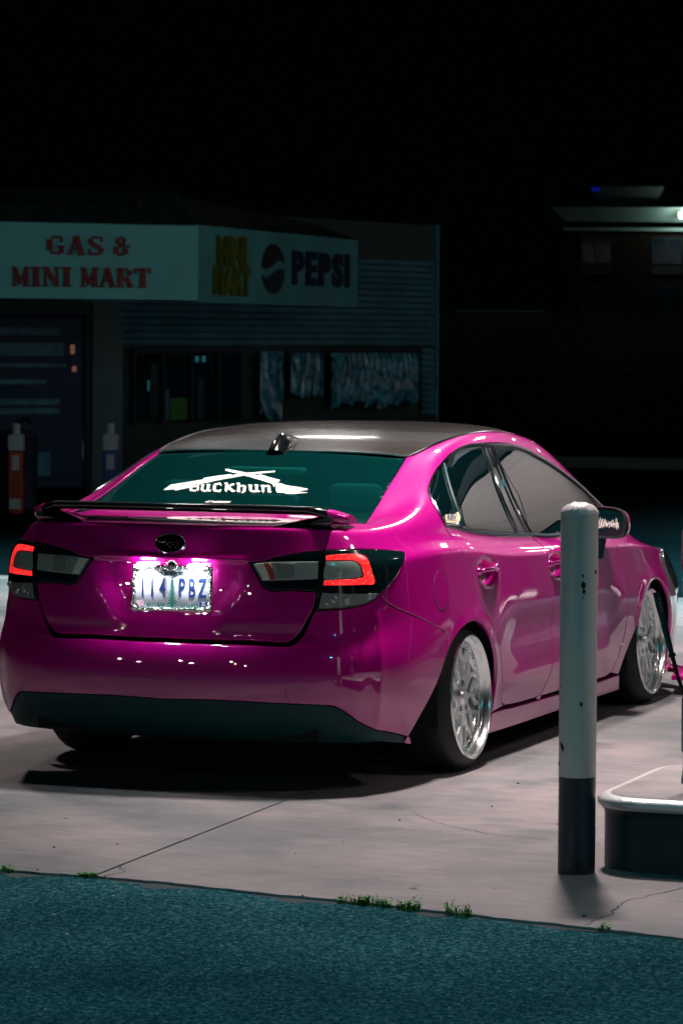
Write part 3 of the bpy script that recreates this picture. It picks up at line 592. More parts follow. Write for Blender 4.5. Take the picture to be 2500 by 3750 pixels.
# belt height by column for the side, and crease/upper rows drop forward
BELT=[.997,.997,.997,.995,.985,.978,.980,.985,.972,.922,.886,.868,.852,.840,.805,.745,.695,.71,.705,.70]
BELTX=[0,.235,.42,.560,.650,.705,.750,.783,.80,.803,.803,.803,.802,.80,.765,.70,.60,.46,.26,0]
BELTY=[-.938,-.933,-.915,-.872,-.79,-.67,-.52,-.31,0.0,.36,.85,1.35,1.85,2.25,2.67,2.95,3.15,3.33,3.44,3.48]
PERX=[0,.20,.37,.48,.540,.556,.562,.568,.572,.578,.582,.580,.572,.560,.535,.46,.36,.24,.12,0]
PERY=[.143,.145,.145,.15,.165,.27,.38,.52,.70,.88,1.06,1.22,1.37,1.50,1.585,1.625,1.65,1.67,1.68,1.68]
PERZ=[1.246,1.243,1.236,1.229,1.225,1.246,1.264,1.282,1.299,1.309,1.312,1.306,1.297,1.287,1.284,1.295,1.305,1.312,1.316,1.317]
GR=[(.12,.05),(.34,.10),(.60,.44),(.80,.74),(.92,.90),(1,1)]      # deck + rear glass: horizontal fraction, height fraction
GS=[(.17,.22),(.36,.46),(.56,.69),(.73,.865),(.865,.958),(1,1)]   # side glass
GF=[(.30,.15),(.52,.30),(.66,.52),(.80,.74),(.91,.89),(1,1)]      # bonnet + windscreen
WG=[0,0,0,0,0,.12,.35,.72]+[1]*7
def _mix(A,B,t): return [(a[0]*(1-t)+b[0]*t, a[1]*(1-t)+b[1]*t) for a,b in zip(A,B)]
def build_net():
    n=len(PLAN); CP=np.zeros((n,20,3))
    for c,(X,Y,nx,ny,w) in enumerate(PLAN):
        L=np.hypot(nx,ny) or 1; nx/=L; ny/=L
        pr=_mix(REAR,SIDE,min(w,1)) if w<=1 else _mix(SIDE,FRONT,w-1)
        bz=BELT[c]
        for r in range(14):
            z,ins=pr[r]
            if w>=1 or w>.3:
                k=min(1,max(0,(z-.45)/.5))*min(1,w)
                ref=pr[13][0]
                z=z+k*(bz-ref)*(1.0 if r>6 else .6)
            t=max(0,(r-10)/3.0)
            px,py=X-nx*ins,Y-ny*ins
            px=px*(1-t)+BELTX[c]*t; py=py*(1-t)+BELTY[c]*t
            if r==13: z=bz
            CP[c,r]=(px,py,z)
        wg=WG[c] if c<15 else w
        pg=_mix(GR,GS,wg) if w<=1 else _mix(GS,GF,w-1)
        # corner columns that still run over the deck
        b=CP[c,13]; p=np.array((PERX[c],PERY[c],PERZ[c]))
        for i,(h,v) in enumerate(pg):
            CP[c,14+i]=(b[0]+(p[0]-b[0])*h, b[1]+(p[1]-b[1])*h, b[2]+(p[2]-b[2])*v)
    return CP
CP=build_net(); NU,NV=CP.shape[:2]
_m=np.array([-1,1,1])
def _pad(CP):
    P=np.zeros((NU+4,NV+2,3)); P[2:-2,1:-1]=CP
    P[1,1:-1]=CP[1]*_m; P[0,1:-1]=CP[2]*_m; P[-2,1:-1]=CP[-2]*_m; P[-1,1:-1]=CP[-3]*_m
    P[:,0]=2*P[:,1]-P[:,2]; P[:,-1]=2*P[:,-2]-P[:,-3]
    return P
PAD=_pad(CP)
def _bas(t):
    return np.stack([(1-t)**3/6,(3*t**3-6*t**2+4)/6,(-3*t**3+3*t**2+3*t+1)/6,t**3/6],-1)
def base_eval(u,v):
    u=np.asarray(u,float); v=np.asarray(v,float)
    s=np.sign(u); s=np.where(s==0,1,s); ua=np.clip(np.abs(u),0,NU-1)
    va=np.clip(v,0,NV-1)
    iu=np.clip(np.floor(ua).astype(int),0,NU-2); iv=np.clip(np.floor(va).astype(int),0,NV-2)
    bu=_bas(ua-iu); bv=_bas(va-iv)
    out=np.zeros(ua.shape+(3,))
    for a in range(4):
        for b in range(4):
            out+= (bu[...,a]*bv[...,b])[...,None]*PAD[iu+1+a-0,iv+b]
    out[...,0]*=s
    return out
def sstep(a,b,x):
    t=np.clip((x-a)/(b-a),0,1); return t*t*(3-2*t)
def disp(P):
    """sculpting along the normal, metres outward"""
    X=np.abs(P[...,0]);Y=P[...,1];Z=P[...,2]; d=np.zeros(X.shape)
    return d
def surf(u,v):
    P=base_eval(u,v); return P
def surf_n(u,v,h=.02):
    u=np.asarray(u,float); v=np.asarray(v,float)
    P=base_eval(u,v)
    vm=np.clip(v-h,0,NV-1);vp=np.clip(v+h,0,NV-1)
    du=base_eval(u+h,v)-base_eval(u-h,v); dv=base_eval(u,vp)-base_eval(u,vm)
    n=np.cross(du,dv); n/=np.linalg.norm(n,axis=-1,keepdims=True)+1e-12
    s=np.sign(u);  # du direction is consistent across u=0 because eval mirrors
    d=disp(P)
    return P+n*d[...,None], n
CV={
 'LIDB':[(0.16,6.194),(0.441,6.179),(1.423,6.198),(1.976,6.118),(2.247,6.088),(2.431,6.294),(2.64,6.845),(2.786,7.396),(2.904,7.728),(2.975,8.353)],
 'LIDB2':[(0.15,6.448),(0.43,6.435),(1.413,6.451),(1.966,6.399),(2.203,6.371),(2.369,6.529),(2.574,6.966),(2.727,7.455),(2.864,7.792),(2.961,8.354)],
 'LAMPLOW':[(2.975,8.353),(2.682,8.384),(2.35,8.42),(1.768,8.472),(1.413,9.784)],
 'LAMPTOP':[(1.413,9.784),(1.58,9.82),(1.719,9.873),(1.877,10.107),(2.053,10.253),(2.312,10.435),(2.619,10.581),(3.156,10.743)],
 'LAMPTOP2':[(3.156,10.743),(3.605,10.835),(4.407,10.942),(5.055,10.938),(5.746,10.685),(5.794,10.392)],
 'LAMPSIDE':[(5.794,10.392),(5.748,10.046),(5.627,9.57),(5.35,8.831),(5.014,8.409),(4.76,8.162)],
 'LAMPBOT':[(4.76,8.162),(4.547,7.96),(4.171,7.823),(3.839,7.775),(3.549,7.753),(2.918,7.746)],
 'LIDTOP':[(3.156,10.743),(3.241,11.223),(3.311,11.781),(3.414,12.515)],
 'DECKSIDE':[(3.487,13.165),(3.654,13.889),(3.81,14.275)],
 'DECKFRONT':[(3.81,14.275),(2.76,14.847),(1.449,15.168),(0.456,15.27),(-0.0,15.291)],
 'GLASSR':[(4.328,14.106),(4.112,15.01),(4.06,15.708),(4.064,16.46),(4.132,17.205),(4.121,18.726)],
 'GLASSLOW':[(4.486,13.895),(2.769,14.908),(1.452,15.224),(0.457,15.326),(-0.0,15.348)],
 'SEAM':[(4.76,8.162),(4.839,7.976),(4.902,7.843),(5.022,7.704),(5.872,6.981),(6.518,6.376),(7.068,5.801)],
 'ARCH1':[(7.018,4.776),(6.871,4.285),(6.664,3.698),(6.439,3.16),(6.19,2.533),(5.958,1.839),(5.761,1.205)],
 'ARCH2':[(7.018,4.776),(7.182,5.19),(7.338,5.526),(7.492,5.788),(7.701,5.984),(7.867,6.076),(8.093,6.044),(8.317,5.78),(8.537,5.272),(8.688,4.654),(8.77,3.981),(8.797,3.33),(8.778,2.373),(8.755,1.711)],
 'ARCH2B':[(8.755,1.711),(8.738,1.019),(8.677,0.371)],
 'ARCHF':[(12.882,2.187),(13.041,2.963),(13.203,3.58),(13.356,4.224),(13.487,4.773),(13.599,5.302),(13.712,5.803),(13.898,6.432),(14.142,6.663),(14.372,6.363),(14.576,5.73),(14.765,4.764),(14.864,3.749),(14.881,2.477),(14.857,1.089)],
 'ARCHFB':[(12.919,0.221),(12.784,1.49),(12.882,2.187)],
 'SILLTOP':[(8.755,1.711),(9.158,1.698),(9.484,1.621),(10.194,1.556),(11.1,1.49),(12.151,1.464),(12.784,1.49)],
 'SILLBOT':[(8.677,0.371),(9.484,0.286),(10.379,0.243),(11.861,0.243),(12.919,0.221)],
 'BUMPBOT':[(5.761,1.205),(5.52,1.101)],
 'VAL':[(5.987,1.161),(5.788,1.474),(5.169,1.63),(4.613,1.705),(4.098,2.004),(3.768,2.414),(3.405,2.842),(3.062,2.892),(2.177,2.917),(0.951,2.977),(0.195,2.933)],
 'WIN':[(7.689,12.833),(7.323,13.959),(6.809,15.197),(6.815,15.608),(6.917,15.915),(7.092,16.196),(7.328,16.44),(7.601,16.718),(7.95,16.958),(8.315,17.162),(8.673,17.274),(9.129,17.32),(9.676,17.302),(10.146,17.274),(10.585,17.224),(10.952,17.166),(11.218,17.068),(11.556,16.902),(11.888,16.715)],
 'WIN2':[(12.078,16.527),(12.671,16.003),(13.141,15.447),(13.518,14.881),(13.781,14.459),(13.853,13.934)],
 'BELTL':[(13.712,13.688),(13.343,13.115),(12.651,12.825),(11.933,12.604),(11.506,12.496)],
 'BELTL2':[(10.743,12.44),(10.314,12.611),(9.594,12.676),(8.938,12.649),(8.333,12.642),(7.689,12.833)],
 'DG1':[(7.689,12.833),(7.727,12.313),(7.808,11.579),(7.829,9.509),(7.972,8.478),(8.137,7.657),(8.356,6.708),(8.623,5.862),(8.787,5.036),(8.897,4.316),(8.981,3.476),(9.033,2.697),(9.078,2.114),(9.194,1.881)],
 'DBOT':[(9.158,1.9),(9.484,1.787),(9.896,1.749),(10.108,1.723)],
 'DG2':[(10.314,12.611),(10.476,11.301),(10.413,10.025),(10.437,8.296),(10.512,7.308),(10.498,6.351),(10.477,5.624),(10.454,4.59),(10.447,3.485),(10.401,2.88),(10.328,2.352),(10.255,1.932),(10.22,1.645)],
 'DBOT2':[(10.108,1.723),(11.1,1.685),(12.266,1.621)],
 'FG':[(13.343,13.115),(13.007,12.653),(12.747,11.444),(12.698,8.958),(12.796,7.358),(12.884,5.69),(12.899,4.656),(12.821,3.6),(12.686,2.675),(12.456,1.749),(12.266,1.621)],
 'FG2':[(12.456,1.749),(12.784,1.49)],
 'QG':[(7.056,15.585),(7.187,15.929),(7.384,16.188),(7.686,15.502),(8.087,14.292),(8.347,12.969),(8.083,12.88),(7.72,13.019),(7.368,14.04),(6.991,15.077)],
 'RG':[(7.53,16.215),(7.76,16.416),(8.042,16.588),(8.364,16.74),(8.702,16.825),(9.144,16.859),(9.425,16.856),(9.591,15.817),(9.759,14.841),(9.869,13.937),(9.951,12.999),(9.538,12.984),(8.955,12.955),(8.476,12.96),(8.252,14.105),(7.873,15.35)],
 'FGL':[(9.929,16.866),(10.499,16.785),(11.158,16.606),(11.821,16.223),(12.214,15.766),(12.501,15.254),(12.639,14.928),(12.415,14.012),(11.948,12.587),(11.146,12.693),(10.363,12.889),(10.349,13.638),(10.349,14.629),(10.181,15.368),(10.048,16.035)],
 'APIL':[(12.737,14.857),(12.771,14.129),(12.286,13.014),(12.041,12.563),(12.489,14.009)],
 'FUEL':[(6.972,7.685)],
 'HAN1':[(8.624,8.299)],
 'HAN2':[(10.693,8.506)],
 'INL':[(1.5,9.668),(1.833,9.841),(2.976,9.945),(2.957,8.858),(1.707,8.749)],
 'INL_RED':[(1.726,9.749),(1.851,9.779),(2.004,8.818),(1.876,8.79)],
 'INL_BACK':[(1.98,9.747),(2.41,9.794),(2.418,8.889),(2.062,8.867)],
 'RING_O':[(3.182,10.391),(3.695,10.498),(4.13,10.504),(4.318,10.341),(4.392,9.834),(4.459,9.146),(4.535,8.59),(4.205,8.57),(3.653,8.585),(3.103,8.59)],
 'RING_I':[(3.116,8.787),(3.579,8.812),(4.044,8.838),(4.194,8.918),(4.181,9.172),(4.123,9.643),(4.035,9.941),(3.868,10.052),(3.519,10.067),(3.174,10.035)],
 'OUTIN':[(3.173,9.973),(3.516,9.982),(3.856,9.964),(3.998,9.851),(4.08,9.58),(4.139,9.159),(4.144,8.963),(4.028,8.89),(3.579,8.861),(3.129,8.833)],
 'REV':[(3.07,8.333),(3.652,8.283),(4.199,8.231),(4.678,8.187),(4.522,8.013),(4.163,7.88),(3.549,7.808),(2.985,7.798)],
 'EMB':[(-0.004,10.964)],
 'PLATE':[(-0.576,9.349),(0.757,9.293),(0.741,7.67),(-0.59,7.687)],
 'PLATE_L':[(-0.273,9.48),(0.629,9.537)],
 'DEC1':[(-1.578,15.983),(-1.52,16.199),(-0.904,16.364),(-0.795,16.572),(-0.454,16.773),(-0.349,16.628),(0.379,16.983),(0.406,16.902),(-0.291,16.546),(-0.688,16.175),(-1.179,15.977),(-1.261,15.914)],
 'TXT':[(-0.953,15.849),(1.034,15.878),(0.858,16.27),(-1.127,16.229)],
 'RIF1':[(-1.564,15.934),(-1.532,16.186),(-1.184,16.307),(-0.925,16.431),(-0.942,16.513),(-0.692,16.632),(-0.441,16.728),(-0.412,16.67),(-0.19,16.8),(0.376,16.974),(0.411,16.902),(-0.122,16.682),(-0.551,16.427),(-0.758,16.289),(-0.906,16.208),(-1.014,16.055),(-1.248,15.914),(-1.318,15.962)],
 'RIF2':[(-0.682,17.013),(-0.635,17.014),(-0.145,16.802),(0.109,16.665),(0.169,16.728),(0.397,16.598),(0.658,16.479),(0.667,16.399),(0.569,16.392),(0.902,16.235),(1.405,16.122),(1.44,16.075),(1.293,16.028),(1.32,15.969),(1.496,15.958),(1.208,15.872),(1.056,15.867),(0.802,16.006),(0.653,16.243),(0.395,16.38),(-0.133,16.652),(-0.643,16.912)],
 'REV_STK':[(7.683,13.018),(8.192,13.1),(8.2,13.69),(7.67,13.672)],
 'HEADL':[(14.864,8.585),(15.263,6.648),(15.838,6.629),(16.313,8.549)],
}
# ================= CAR =================
car=empty('parked_car',(0,0,0)); tag(car,'glossy magenta pink lowered sedan with black roof and polished deep-dish rims','car')
def smoothpath(P,step=.09,closed=False):
    P=[np.array(p,float) for p in P]
    if len(P)<3: 
        n=max(1,int(np.linalg.norm((P[1]-P[0])*[1,.45])/step)); return [tuple(P[0]+(P[1]-P[0])*k/n) for k in range(n+1)]
    out=[]; N=len(P)
    for i in range(N-1 if not closed else N):
        p1,p2=P[i],P[(i+1)%N]; p0=P[i-1] if (i>0 or closed) else 2*p1-p2; p3=P[(i+2)%N] if (i<N-2 or closed) else 2*p2-p1
        n=max(1,int(math.ceil(np.linalg.norm((p2-p1)*[1,.45])/step)))
        for k in range(n):
            t=k/n
            # centripetal-ish: damp tangents
            m1=(p2-p0)*.5; m2=(p3-p1)*.5; L=np.linalg.norm(p2-p1); 
            for m in (m1,m2):
                l=np.linalg.norm(m)
                if l>1.2*L: m*=1.2*L/l
            h=( (2*t**3-3*t*t+1)*p1+(t**3-2*t*t+t)*m1+(-2*t**3+3*t*t)*p2+(t**3-t*t)*m2 )
            out.append(tuple(h))
    if not closed: out.append(tuple(P[-1]))
    return out
def straight(name):
    L=CV[name]; return path(*[[L[i],L[(i+1)%len(L)]] for i in range(len(L))])
def path(*names,step=.09):
    out=[]
    for nm in names:
        if isinstance(nm,str):
            rev=nm.startswith('-'); L=CV[nm.lstrip('-')]; L=L[::-1] if rev else L
            seg=smoothpath(L,step)
        else: seg=smoothpath(nm,step) if len(nm)>1 else nm
        if out and np.linalg.norm((np.array(out[-1])-np.array(seg[0]))*[1,.45])<.2: seg=seg[1:]
        out+=seg
    if np.linalg.norm((np.array(out[-1])-np.array(out[0]))*[1,.45])<.03: out.pop()
    return out
def mirror_path(P):
    """half outline from u=0 (first) to u=0 (last) -> full closed outline"""
    P=[list(p) for p in P]; P[0][0]=0; P[-1][0]=0
    return [tuple(p) for p in P]+[(-p[0],p[1]) for p in P[::-1][1:-1]]
FEAT=[]
def disp(P):
    X=np.abs(P[...,0]);Y=P[...,1];Z=P[...,2]; d=np.zeros(X.shape)
    rear=sstep(-.80,-.86,Y)
    # number plate pocket under the lid crease
    e=.325-.115*sstep(.86,.60,Z)
    pocket=sstep(e+.02,e-.08,X)*sstep(.872,.858,Z)*sstep(.575,.67,Z)
    d-=.024*pocket*rear
    d-=.010*sstep(.64,.575,Z)*sstep(.552,.562,Z)*sstep(.58,.52,X)*rear
    d+=.006*np.exp(-((Z-.875)/.012)**2)*sstep(.33,.28,X)*rear      # crease lip above the pocket
    side=sstep(.79,.83,X)
    # wheel arch lips
    for yc in (-.008,2.672):
        rr=np.hypot(Y-yc,(Z-.30)); d+=.005*np.exp(-((rr-.30)/.035)**2)*side
    # handle cups
    for (hy,hz) in HCUP:
        q=((Y-hy)/.10)**2+((Z-hz)/.050)**2
        d-=.022*np.exp(-q*q)*sstep(.7,.78,X)
    # door sculpture
    dm=sstep(.30,.60,Y)*sstep(2.15,1.9,Y)
    d-=.012*np.exp(-((Z-.50)/.11)**2)*dm*side
    d+=.007*np.exp(-((Z-.30)/.045)**2)*dm*side
    # crisp corner line of the rear bumper
    return d
HC=[CV['HAN1'][0],CV['HAN2'][0]]
HCUP=[]
for (hu,hv) in HC:
    q=base_eval(np.array([hu]),np.array([hv]))[0]; HCUP.append((q[1],q[2]))
def sdisp(u,v):
    h=.02
    P=base_eval(u,v); vm=np.clip(v-h,0,NV-1);vp=np.clip(v+h,0,NV-1)
    n=np.cross(base_eval(u+h,v)-base_eval(u-h,v),base_eval(u,vp)-base_eval(u,vm)); n/=np.linalg.norm(n,axis=-1,keepdims=True)+1e-12
    # sharpened corner crease
    ua=np.abs(u); c=.009*np.exp(-np.abs((ua-4.62)/.16)**1.4)*sstep(1.2,2.5,v)*sstep(7.9,7.2,v)
    return P+n*(disp(P)+c)[...,None], n
def surfpt(u,v,off=0.0):
    u=np.asarray(u,float); v=np.asarray(v,float); h=.012
    P,_=sdisp(u,v)
    vm=np.clip(v-h*2,0,NV-1);vp=np.clip(v+h*2,0,NV-1)
    du=sdisp(u+h,v)[0]-sdisp(u-h,v)[0]; dv=sdisp(u,vp)[0]-sdisp(u,vm)[0]
    n=np.cross(du,dv); n/=np.linalg.norm(n,axis=-1,keepdims=True)+1e-12
    return P+n*off, n
def inside(poly,pts):
    x,y=pts[:,0],pts[:,1]; r=np.zeros(len(pts),bool); n=len(poly); P=np.array(poly)
    for i in range(n):
        x1,y1=P[i];x2,y2=P[(i+1)%n]
        c=((y1>y)!=(y2>y)); 
        with np.errstate(divide='ignore',invalid='ignore'): r^= c&(x<(x2-x1)*(y-y1)/(y2-y1+1e-15)+x1)
    return r
def distpoly(poly,pts):
    P=np.array(poly);Q=np.roll(P,-1,0); d=np.full(len(pts),9e9)
    for a,b in zip(P,Q):
        ab=b-a; t=np.clip(((pts-a)@ab)/(ab@ab+1e-15),0,1); d=np.minimum(d,np.linalg.norm(pts-(a+t[:,None]*ab),axis=1))
    return d
SU,SVS=1.0,.30   # metric-like scaling used for triangulation
def panel(name,poly,mat,parent,gap=.0022,depth=.014,off=0.0,du=.10,dv=.30,sides=(1,),refine=(),lip=.003):
    poly=[tuple(p) for p in poly]
    A=sum(poly[i][0]*poly[(i+1)%len(poly)][1]-poly[(i+1)%len(poly)][0]*poly[i][1] for i in range(len(poly)))
    if A<0: poly=poly[::-1]
    P=np.array(poly); n=len(P)
    # inward offset using local metric
    h=.02
    Pu=(base_eval(P[:,0]+h,P[:,1])-base_eval(P[:,0]-h,P[:,1]))/(2*h)
    vp=np.clip(P[:,1]+h,0,NV-1);vm=np.clip(P[:,1]-h,0,NV-1)
    Pv=(base_eval(P[:,0],vp)-base_eval(P[:,0],vm))/((vp-vm)[:,None])
    lu=np.linalg.norm(Pu,axis=1)+1e-6; lv=np.linalg.norm(Pv,axis=1)+1e-6
    T=np.roll(P,-1,0)-np.roll(P,1,0); tx=T[:,0]*lu; ty=T[:,1]*lv; l=np.hypot(tx,ty)+1e-9
    nx,ny=-ty/l,tx/l
    def inset(g):
        Q=P.copy(); Q[:,0]+=nx*g/lu; Q[:,1]+=ny*g/lv; Q[:,1]=np.clip(Q[:,1],0,NV-1); return Q
    R0=inset(gap+lip); R1=inset(gap)
    # interior lattice
    x0,x1=R0[:,0].min(),R0[:,0].max(); y0,y1=R0[:,1].min(),R0[:,1].max()
    gx=np.arange(x0+du*.5,x1,du); gy=np.arange(y0+dv*.5,y1,dv)
    pts=[]
    if len(gx) and len(gy):
        GX,GY=np.meshgrid(gx,gy); GX[1::2]+=du*.5; pts.append(np.c_[GX.ravel(),GY.ravel()])
    for (a,b,c,d,e,f) in refine:
        GX,GY=np.meshgrid(np.arange(a,b,e),np.arange(c,d,f)); pts.append(np.c_[GX.ravel(),GY.ravel()])
    ps=np.zeros((0,2))
    if pts:
        ps=np.vstack(pts); k=inside(R0,ps); ps=ps[k]
        sc=np.array([SU,SVS]); 
        if len(ps): ps=ps[distpoly(R0*sc,ps*sc)>min(du,dv*SVS)*.45]
    V2=[Vector((x*SU,y*SVS)) for x,y in np.vstack([R0,ps])]
    res=delaunay_2d_cdt(V2,[],[list(range(n))],1,1e-7)
    vo=np.array([(v.x/SU,v.y/SVS) for v in res[0]]); tris=[tuple(t) for t in res[2]]
    # map boundary vertices
    orig=res[3]; bidx={}
    for k,o in enumerate(orig):
        for q in o:
            if q<n: bidx[q]=k
    top,nor=surfpt(vo[:,0],vo[:,1],off)
    e1,n1=surfpt(R1[:,0],R1[:,1],off-.0)
    b0=np.array([bidx.get(i,0) for i in range(n)])
    outw=e1-top[b0]; outw/=np.linalg.norm(outw,axis=1,keepdims=True)+1e-9
    ring1=e1-n1*lip*.8; ring2=e1-n1*(lip+depth)
    m=len(top); allv=np.vstack([top,ring1,ring2]); nn1=n1*.35+outw*.94; nn1/=np.linalg.norm(nn1,axis=1,keepdims=True)
    alln=np.vstack([nor,nn1,outw])
    faces=list(tris)
    for i in range(n):
        j=(i+1)%n
        if i in bidx and j in bidx:
            faces.append((bidx[j],bidx[i],m+i,m+j)); faces.append((m+j,m+i,m+n+i,m+n+j))
    # orient the top triangles outward
    F=[]
    for f in faces:
        a,b,c=allv[f[0]],allv[f[1]],allv[f[2]]; g=np.cross(b-a,c-a)
        F.append(f if g@alln[f[0]]>=0 or f[0]>=m and False else (f[::-1] if g@(alln[f[0]]+alln[f[1]]+alln[f[2]])<0 else f))
    objs=[]
    for s in sides:
        vv=allv.copy(); al=alln.copy(); FF=F
        if s<0: vv[:,0]*=-1; al[:,0]*=-1; FF=[f[::-1] for f in F]
        me=bpy.data.meshes.new(name); me.from_pydata(vv.tolist(),[],FF)
        me.polygons.foreach_set('use_smooth',[True]*len(me.polygons))
        me.normals_split_custom_set_from_vertices([Vector(q) for q in al.tolist()])
        objs.append(link(name,me,parent,mat))
    return objs if len(objs)>1 else objs[0]
# ---- body panels ----
lidh=path([(0,CV['LIDB2'][0][1])]+CV['LIDB2'][1:],'LAMPLOW','LAMPTOP','LIDTOP','DECKSIDE','DECKFRONT')
panel('trunk_lid',mirror_path(lidh),M['paint'],car,du=.075,dv=.16,refine=[(-3,3,8.2,10.4,.06,.08)])
bumph=path([(0,6.19)]+CV['LIDB'][1:-1],[CV['LIDB'][-2],CV['LAMPBOT'][-1]],'-LAMPBOT','SEAM',[CV['SEAM'][-1],CV['ARCH1'][0]],'ARCH1',[CV['ARCH1'][-1],CV['VAL'][0]],'VAL',[CV['VAL'][-1],(0,2.90)])
panel('rear_bumper',mirror_path(bumph),M['paint'],car,du=.09,dv=.2,refine=[(-5,-4.2,1.6,8,.04,.4),(4.2,5,1.6,8,.04,.4)],depth=.03)
valh=path([(0,2.90),CV['VAL'][-1]],'-VAL',[CV['VAL'][0],(5.60,1.05)],[(5.60,1.05),(4.9,1.0),(4.2,.70),(3.0,.35),(1.5,.15),(0,.12)])
panel('bumper_valance',mirror_path(valh),M['blackplastic'],car,off=-.006,depth=.05,dv=.2)
# quarter panel, C pillar and roof side in one stamping
PER=[(u,18.75) for u in np.arange(4.11,13.2,.25)]
qp=path('-LIDTOP','LAMPTOP2','LAMPSIDE','SEAM',[CV['SEAM'][-1],CV['ARCH2'][0]],'ARCH2',[CV['ARCH2'][-1],CV['DG1'][-1]],'-DG1','WIN','WIN2',[CV['WIN2'][-1],(13.95,14.0),(13.9,15.4),(13.6,16.8),(13.3,18.75)],PER[::-1],'-GLASSR',[CV['GLASSR'][0],CV['DECKSIDE'][-1]],'-DECKSIDE')
panel('quarter_panel',qp,M['paint'],car,sides=(1,-1),du=.08,dv=.25)
panel('side_skirt',path('-ARCH2B',[CV['ARCH2B'][0],CV['SILLTOP'][0]],'SILLTOP',[CV['SILLTOP'][-1],CV['ARCHFB'][1]],[CV['ARCHFB'][1],CV['ARCHFB'][0]],'-SILLBOT'),M['paint'],car,sides=(1,-1),off=.004,depth=.05)
hr=lambda c:[(c[0]-.5,c[0]+.5,c[1]-1.3,c[1]+1.3,.05,.12)]
panel('rear_door',path('DG1','DBOT','-DG2',[CV['DG2'][0]]+CV['BELTL2'][-5:]),M['paint'],car,sides=(1,-1),refine=hr(HC[0]),du=.08,dv=.25)
panel('front_door',path('DG2',[CV['DG2'][-1],CV['DBOT2'][0]],'DBOT2',[CV['DBOT2'][-1],CV['FG'][-1]],'-FG','BELTL',[CV['BELTL'][-1]]+CV['BELTL2'][:3]+[CV['DG2'][0]]),M['paint'],car,sides=(1,-1),refine=hr(HC[1]),du=.08,dv=.25)
ff=path('FG',[CV['FG'][-1],CV['FG'][-2]],'FG2') if False else path([CV['FG'][0]]+CV['FG'][1:-1],[CV['FG'][-2],CV['ARCHFB'][1]],[CV['ARCHFB'][1],CV['ARCHF'][0]],'ARCHF',[CV['ARCHF'][-1],(15.05,1.3),(15.0,5.2)],[(15.0,5.2),(14.75,8.4),(15.2,9.8),(15.9,10.9)],[(15.9,10.9),(15.6,12.6),(14.9,13.6),(14.0,13.9),(13.75,13.8),(13.64,13.4)])
panel('front_fender',ff,M['paint'],car,sides=(1,-1),du=.08,dv=.25)
fb=path([(19,.02),(15.1,.02)],[(15.1,.02),(14.85,.9),(15.05,1.3),(15.0,5.2)],[(15.0,5.2),(15.6,6.0),(16.6,6.6),(17.4,7.4),(19,8.2)])
def front_mirror(P):
    P=[list(p) for p in P]; P[0][0]=19;P[-1][0]=19
    return [tuple(p) for p in P]+[(38-p[0],p[1]) for p in P[::-1][1:-1]]
# (the front end is built as two mirrored halves meeting on the centre line)
panel('front_bumper',fb,M['paint'],car,sides=(1,-1),gap=.0005,depth=.03)
panel('headlight',path([(15.0,5.2),(14.75,8.4),(15.2,9.8),(15.9,10.9)],[(15.9,10.9),(16.9,9.6),(17.3,8.2)],[(17.3,8.2),(16.6,6.9),(15.7,6.15),(15.0,5.2)]),pmat('headlamp_glass',(.10,.13,.14),rough=.06,metal=.5,coat=1),car,sides=(1,-1),off=.012,depth=.03)
panel('bonnet',path([(19,8.3),(17.4,8.3)],[(17.4,8.3),(16.9,9.7),(15.9,11.0)],[(15.9,11.0),(15.6,12.65),(14.9,13.65),(14.0,14.0)],[(14.0,14.0),(14.6,15.2),(16,15.6),(19,15.75)]),M['paint'],car,sides=(1,-1),gap=.0008)
panel('windscreen',path([(19,15.8),(16,15.65),(14.7,15.25),(14.05,14.1)],[(14.05,14.1),(14.0,15.4),(13.7,16.8),(13.38,18.8)],[(13.38,18.8),(19,18.8)]),M['glass'],car,sides=(1,-1),gap=.0005,off=-.004)
spl=MB()
for s in (1,-1):
    pts=[(0,3.78),(.35*s,3.76),(.66*s,3.66),(.90*s,3.42),(.97*s,3.16),(.985*s,3.03),(.88*s,3.03),(.80*s,3.4),(0,3.55)]
    if s<0: pts=pts[::-1]
    spl.prism(pts,.075,.098)
    spl.add([(.975*s,3.03,.095),(.985*s,3.03,.16),(.97*s,3.30,.17),(.95*s,3.42,.10),(.965*s,3.03,.095),(.972*s,3.03,.16),(.957*s,3.30,.17),(.94*s,3.42,.10)],[(0,1,2,3),(7,6,5,4),(0,4,5,1),(1,5,6,2),(2,6,7,3)])
spl.build('front_splitter',M['paint'],car,bevel=.004)
# inner darkness behind the shut lines, floor and wheel housings
def shell(name,u0,u1,v0,v1,off,mat):
    us=np.linspace(u0,u1,int(abs(u1-u0)*4)+1); vs=np.linspace(v0,v1,int((v1-v0)*3)+1); U,V=np.meshgrid(us,vs,indexing='ij'); P,N=surf_n(U,V); P=P+N*off
    nu,nv=U.shape; idx=lambda i,j:i*nv+j
    MB().add(P.reshape(-1,3).tolist(),[(idx(i,j),idx(i+1,j),idx(i+1,j+1),idx(i,j+1)) for i in range(nu-1) for j in range(nv-1)]).build(name,mat,car,smooth=True,angle=80)
shell('inner_structure',-19,19,6.8,12.6,-.034,M['matblack'])
for s in (1,-1): shell('inner_structure',4.25*s,19*s,12.6,19,-.034,M['matblack'])
M['cloth']=pmat('dark_seat_cloth',(.05,.16,.16),rough=.9); M['shelf']=pmat('parcel_shelf',(.10,.34,.30),rough=.9)
MB().box((-.56,-.62,.93),(.56,.02,.955)).build('parcel_shelf',M['shelf'],car,bevel=.005)
MB().box((-.62,.03,.55),(.62,.16,1.02)).build('rear_seat_back',M['cloth'],car,bevel=.04)
